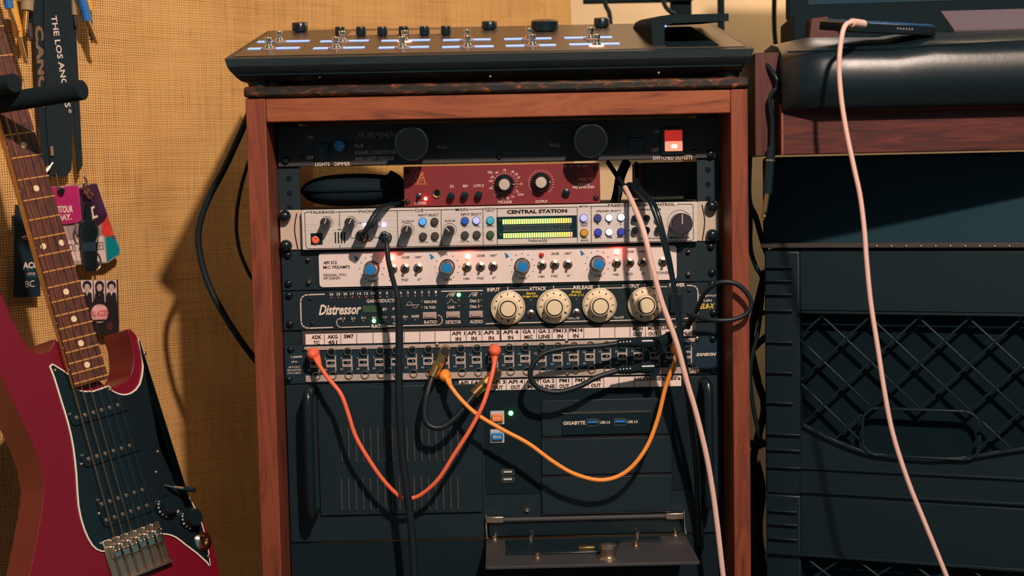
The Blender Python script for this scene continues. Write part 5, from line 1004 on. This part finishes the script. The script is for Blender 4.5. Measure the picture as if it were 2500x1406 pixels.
# monitor and clutter at the back of the desk
mn = thing('computer_monitor', 'black flat screen monitor standing at the back of the desk', 'monitor', P(2250, 90, .2))
MF = Fr(P(1925, 49, .2), (math.cos(ang), -math.sin(ang), 0))
mk('bezel', MB().prism(MF, rrect(.24, .14, .24, .14, .006), -.03, 0), M['blackmat'], mn, bev=.002); mk('screen', MB().box(MF, .024, .456, .018, .262, .0001, .0006), M['screenoff'], mn)
tag(mk('mouse_mat', MB().box(Fr(P(2330, 73, -.02), DK.r, (0, 1, .42)), 0, .35, 0, .07, -.002, 0), M['mauve'], None), 'mauve grey mat sloping up behind the armrest at the far right', 'mat')
tag(mk('wooden_wedge', MB().prism(Fr(P(1975, 100, .1)), [(0, 0), (.04, 0), (.022, .028), (.003, .026)], -.06, 0), M['redbrown'], None, bev=.001), 'red brown wooden wedge under the left corner of the monitor', 'wedge')
tag(mk('thin_pole', MB().tube(px([(1946, 30, .32), (1945, 120, .32)]), .0045, 10, smooth=False), M['blackmat']), 'thin black pole left of the wooden wedge', 'pole')
tag(mk('wall_cable', MB().tube(px([(1892, -60, .45), (1890, 40, .45), (1893, 100, .45), (1903, 160, .45)]), .0034, 8, 5), M['rubber']), 'black cable hanging on the cream wall left of the monitor', 'cable')
# stands behind the controller
ms = thing('monitor_stand', 'black monitor stand posts behind the floor controller', 'stand', P(1700, 100, .46))
def vbox(x0, x1, y0, y1, Y, th): A, B = P(x0, y0, Y), P(x1, y1, Y); return MB().box(XY, A.x, B.x, Y, Y + th, min(A.z, B.z), max(A.z, B.z))
mk('wide_post', vbox(1640, 1690, -90, 118, .46, .03), M['blackmat'], ms, bev=.002); mk('side_post', vbox(1754, 1770, -90, 118, .46, .015), M['blackmat'], ms, bev=.002); mk('cross_bar', vbox(1425, 1692, -14, 1.5, .45, .02), M['blackmat'], ms, bev=.001); mk('foot_plate', vbox(1560, 1800, 100, 118, .42, .12), M['blackmat'], ms)
tag(mk('stand_cable', MB().tube(px([(1472, -40, .40), (1478, 10, .40), (1488, 34, .40), (1492, 90, .40)]), .0032, 8, 5), M['rubber']), 'black cable dropping behind the right hand controller knob', 'cable')
tag(mk('looped_cable', MB().tube(px([(1612, -30, .42), (1622, 10, .42), (1636, 28, .42), (1650, 34, .42)]), .0032, 8, 5), M['rubber']), 'short black cable curving into the wide stand post', 'cable')
# ------------------------------------------------------------------ crates below the desk
ca = math.radians(21); CR = Fr(P(1866, 640, .03), (math.cos(ca), -math.sin(ca), 0))
def cz(y): return CR.uv(1880, y)[1]
bxc = thing('equipment_case', 'plain black case under the desk resting on the upper crate', 'case', tuple(CR.w(.3, cz(604), -.15)))
mk('body', MB().box(CR, -.004, .62, cz(604), cz(384), -.30, -.012), M['casegrey'], bxc, bev=.004)
rim = mk('worn_rim', MB().box(CR, -.004, .62, cz(606), cz(594), -.012, .0), M['tray'], bxc, bev=.001)
for i in range(12): mk('rivet', MB().lathe(CR, CR.uv(2140 + 36 * i, 602)[0], cz(602), dome(.0016, .0012), 8), M['nickel'], bxc)
AL, AR = 0.0, .62
def cbar(parent, pts, wd, h, name='rib', c0=0.0):
    mb = MB()
    for i in range(len(pts) - 1):
        a, b = V(pts[i]), V(pts[i + 1]); t = (b - a)
        if t.length < 1e-5: continue
        t.normalize(); n_ = V((-t.y, t.x)) * wd / 2; q = [a + n_ - t * wd * .3, a - n_ - t * wd * .3, b - n_ + t * wd * .3, b + n_ + t * wd * .3]
        mb.prism(CR, [(z.x, z.y) for z in q], c0, c0 + h)
    return mk(name, mb, M['plastic'], parent, bev=.0007)
def crate(zt, zb, label, lat_y):
    c = thing('storage_crate', label, 'crate', tuple(CR.w(.31, zb, -.15)), 'stacked black plastic crates under the desk')
    mk('dark_fill', MB().box(CR, AL, AR, zb, zt, -.30, -.02), M['hole'], c)  # solid black block stands in for the shade behind the lattice
    lx = CR.uv(1953, 800)[0]
    mk('corner_post', MB().box(CR, AL, lx, zb, zt, -.02, 0), M['plastic'], c, bev=.002)
    return c, lx
c1, lx = crate(cz(613), cz(1205), 'upper black plastic crate with diamond lattice and hand hole', 0)
mk('rim_panel', MB().box(CR, lx, AR, cz(757), cz(613), -.02, -.001), M['plastic'], c1, bev=.001)
yl = lambda y: cz(y)
for y in (652, 685, 718, 757, 834, 908, 982, 1058, 1096, 1138): cbar(c1, [(AL + .001, yl(y)), (lx - .008 if y < 1050 else lx, yl(y))], .0022, .004)
cbar(c1, [(lx, yl(760)), (AR, yl(760))], .0030, .005, 'rim_ledge')
n0, n1, n2 = V(CR.uv(2007, 881)), V(CR.uv(2066, 937)), V(CR.uv(2124, 884)); e1, e2 = n1 - n0, n2 - n1
arch = [V(CR.uv(*q)) for q in ((1962, 1038), (2010, 1064), (2060, 1086), (2110, 1104), (2180, 1116), (2270, 1122), (2360, 1118), (2440, 1104), (2520, 1092))]
arch += [V((AR, arch[-1].y + .01))]
def archz(a):
    for i in range(len(arch) - 1):
        if arch[i].x <= a <= arch[i + 1].x: return arch[i].y + (arch[i + 1].y - arch[i].y) * (a - arch[i].x) / (arch[i + 1].x - arch[i].x)
    return arch[0].y
hl, hr, ht = CR.uv(2106, 1060)[0], CR.uv(2392, 1060)[0], CR.uv(2250, 1000)[1]
def inside(p): return lx <= p.x <= AR and p.y <= yl(760) and p.y >= archz(p.x) and not (hl < p.x < hr and p.y < ht)
for fam in (0, 1):
    d, o = (e1, e2) if fam == 0 else (e2, e1)
    for k in range(-9, 16):
        run = []
        for s in range(-160, 240):
            p = n0 + o * k + d * (s / 10)
            if inside(p): run.append(p)
            else:
                if len(run) > 4: cbar(c1, [run[0], run[-1]], .0024, .004 + .001 * fam, 'lattice_bar', -.006)
                run = []
        if len(run) > 4: cbar(c1, [run[0], run[-1]], .0024, .004 + .001 * fam, 'lattice_bar', -.006)
cbar(c1, [(p.x, p.y) for p in arch], .0040, .006, 'lattice_arch', -.004)
hb = archz((hl + hr) / 2) + .002
cbar(c1, [(x, y) for x, y in rrect((hl + hr) / 2, (ht + hb) / 2, (hr - hl) / 2, (ht - hb) / 2, .016)] + [((hr), (ht + hb) / 2)], .0026, .006, 'hand_hole_rim', -.003)
mk('lower_wall', MB().prism(CR, [(lx, cz(1205))] + [(AR, cz(1205))] + [(p.x, p.y) for p in reversed(arch)] + [(lx, arch[0].y)], -.02, -.003), M['plastic'], c1)
for y in (1138, 1196): cbar(c1, [(lx, yl(y)), (AR, yl(y))], .0030, .003, 'rib', -.003)
c2, _ = crate(cz(1206), FZ + .001, 'lower black plastic crate partly below the picture edge', 0)
mk('rim_panel', MB().box(CR, lx, AR, cz(1345), cz(1206), -.02, -.001), M['plastic'], c2, bev=.001)
for y in (1245, 1277, 1312): cbar(c2, [(AL + .004, yl(y)), (lx - .004, yl(y))], .0022, .004)
cbar(c2, [(AL, yl(1346)), (AR, yl(1346))], .0036, .005, 'rim_ledge')
for k in range(10):
    a = lx + .002 + k * .06; cbar(c2, [(a, yl(1420)), (min(a + .045, AR), yl(1352))], .0024, .004, 'lattice_bar', -.006); cbar(c2, [(a, yl(1352)), (min(a + .045, AR), yl(1420))], .0024, .005, 'lattice_bar', -.006)
mk('lower_wall', MB().box(CR, lx, AR, FZ + .001 - CR.o.z, yl(1420), -.02, -.003), M['plastic'], c2)
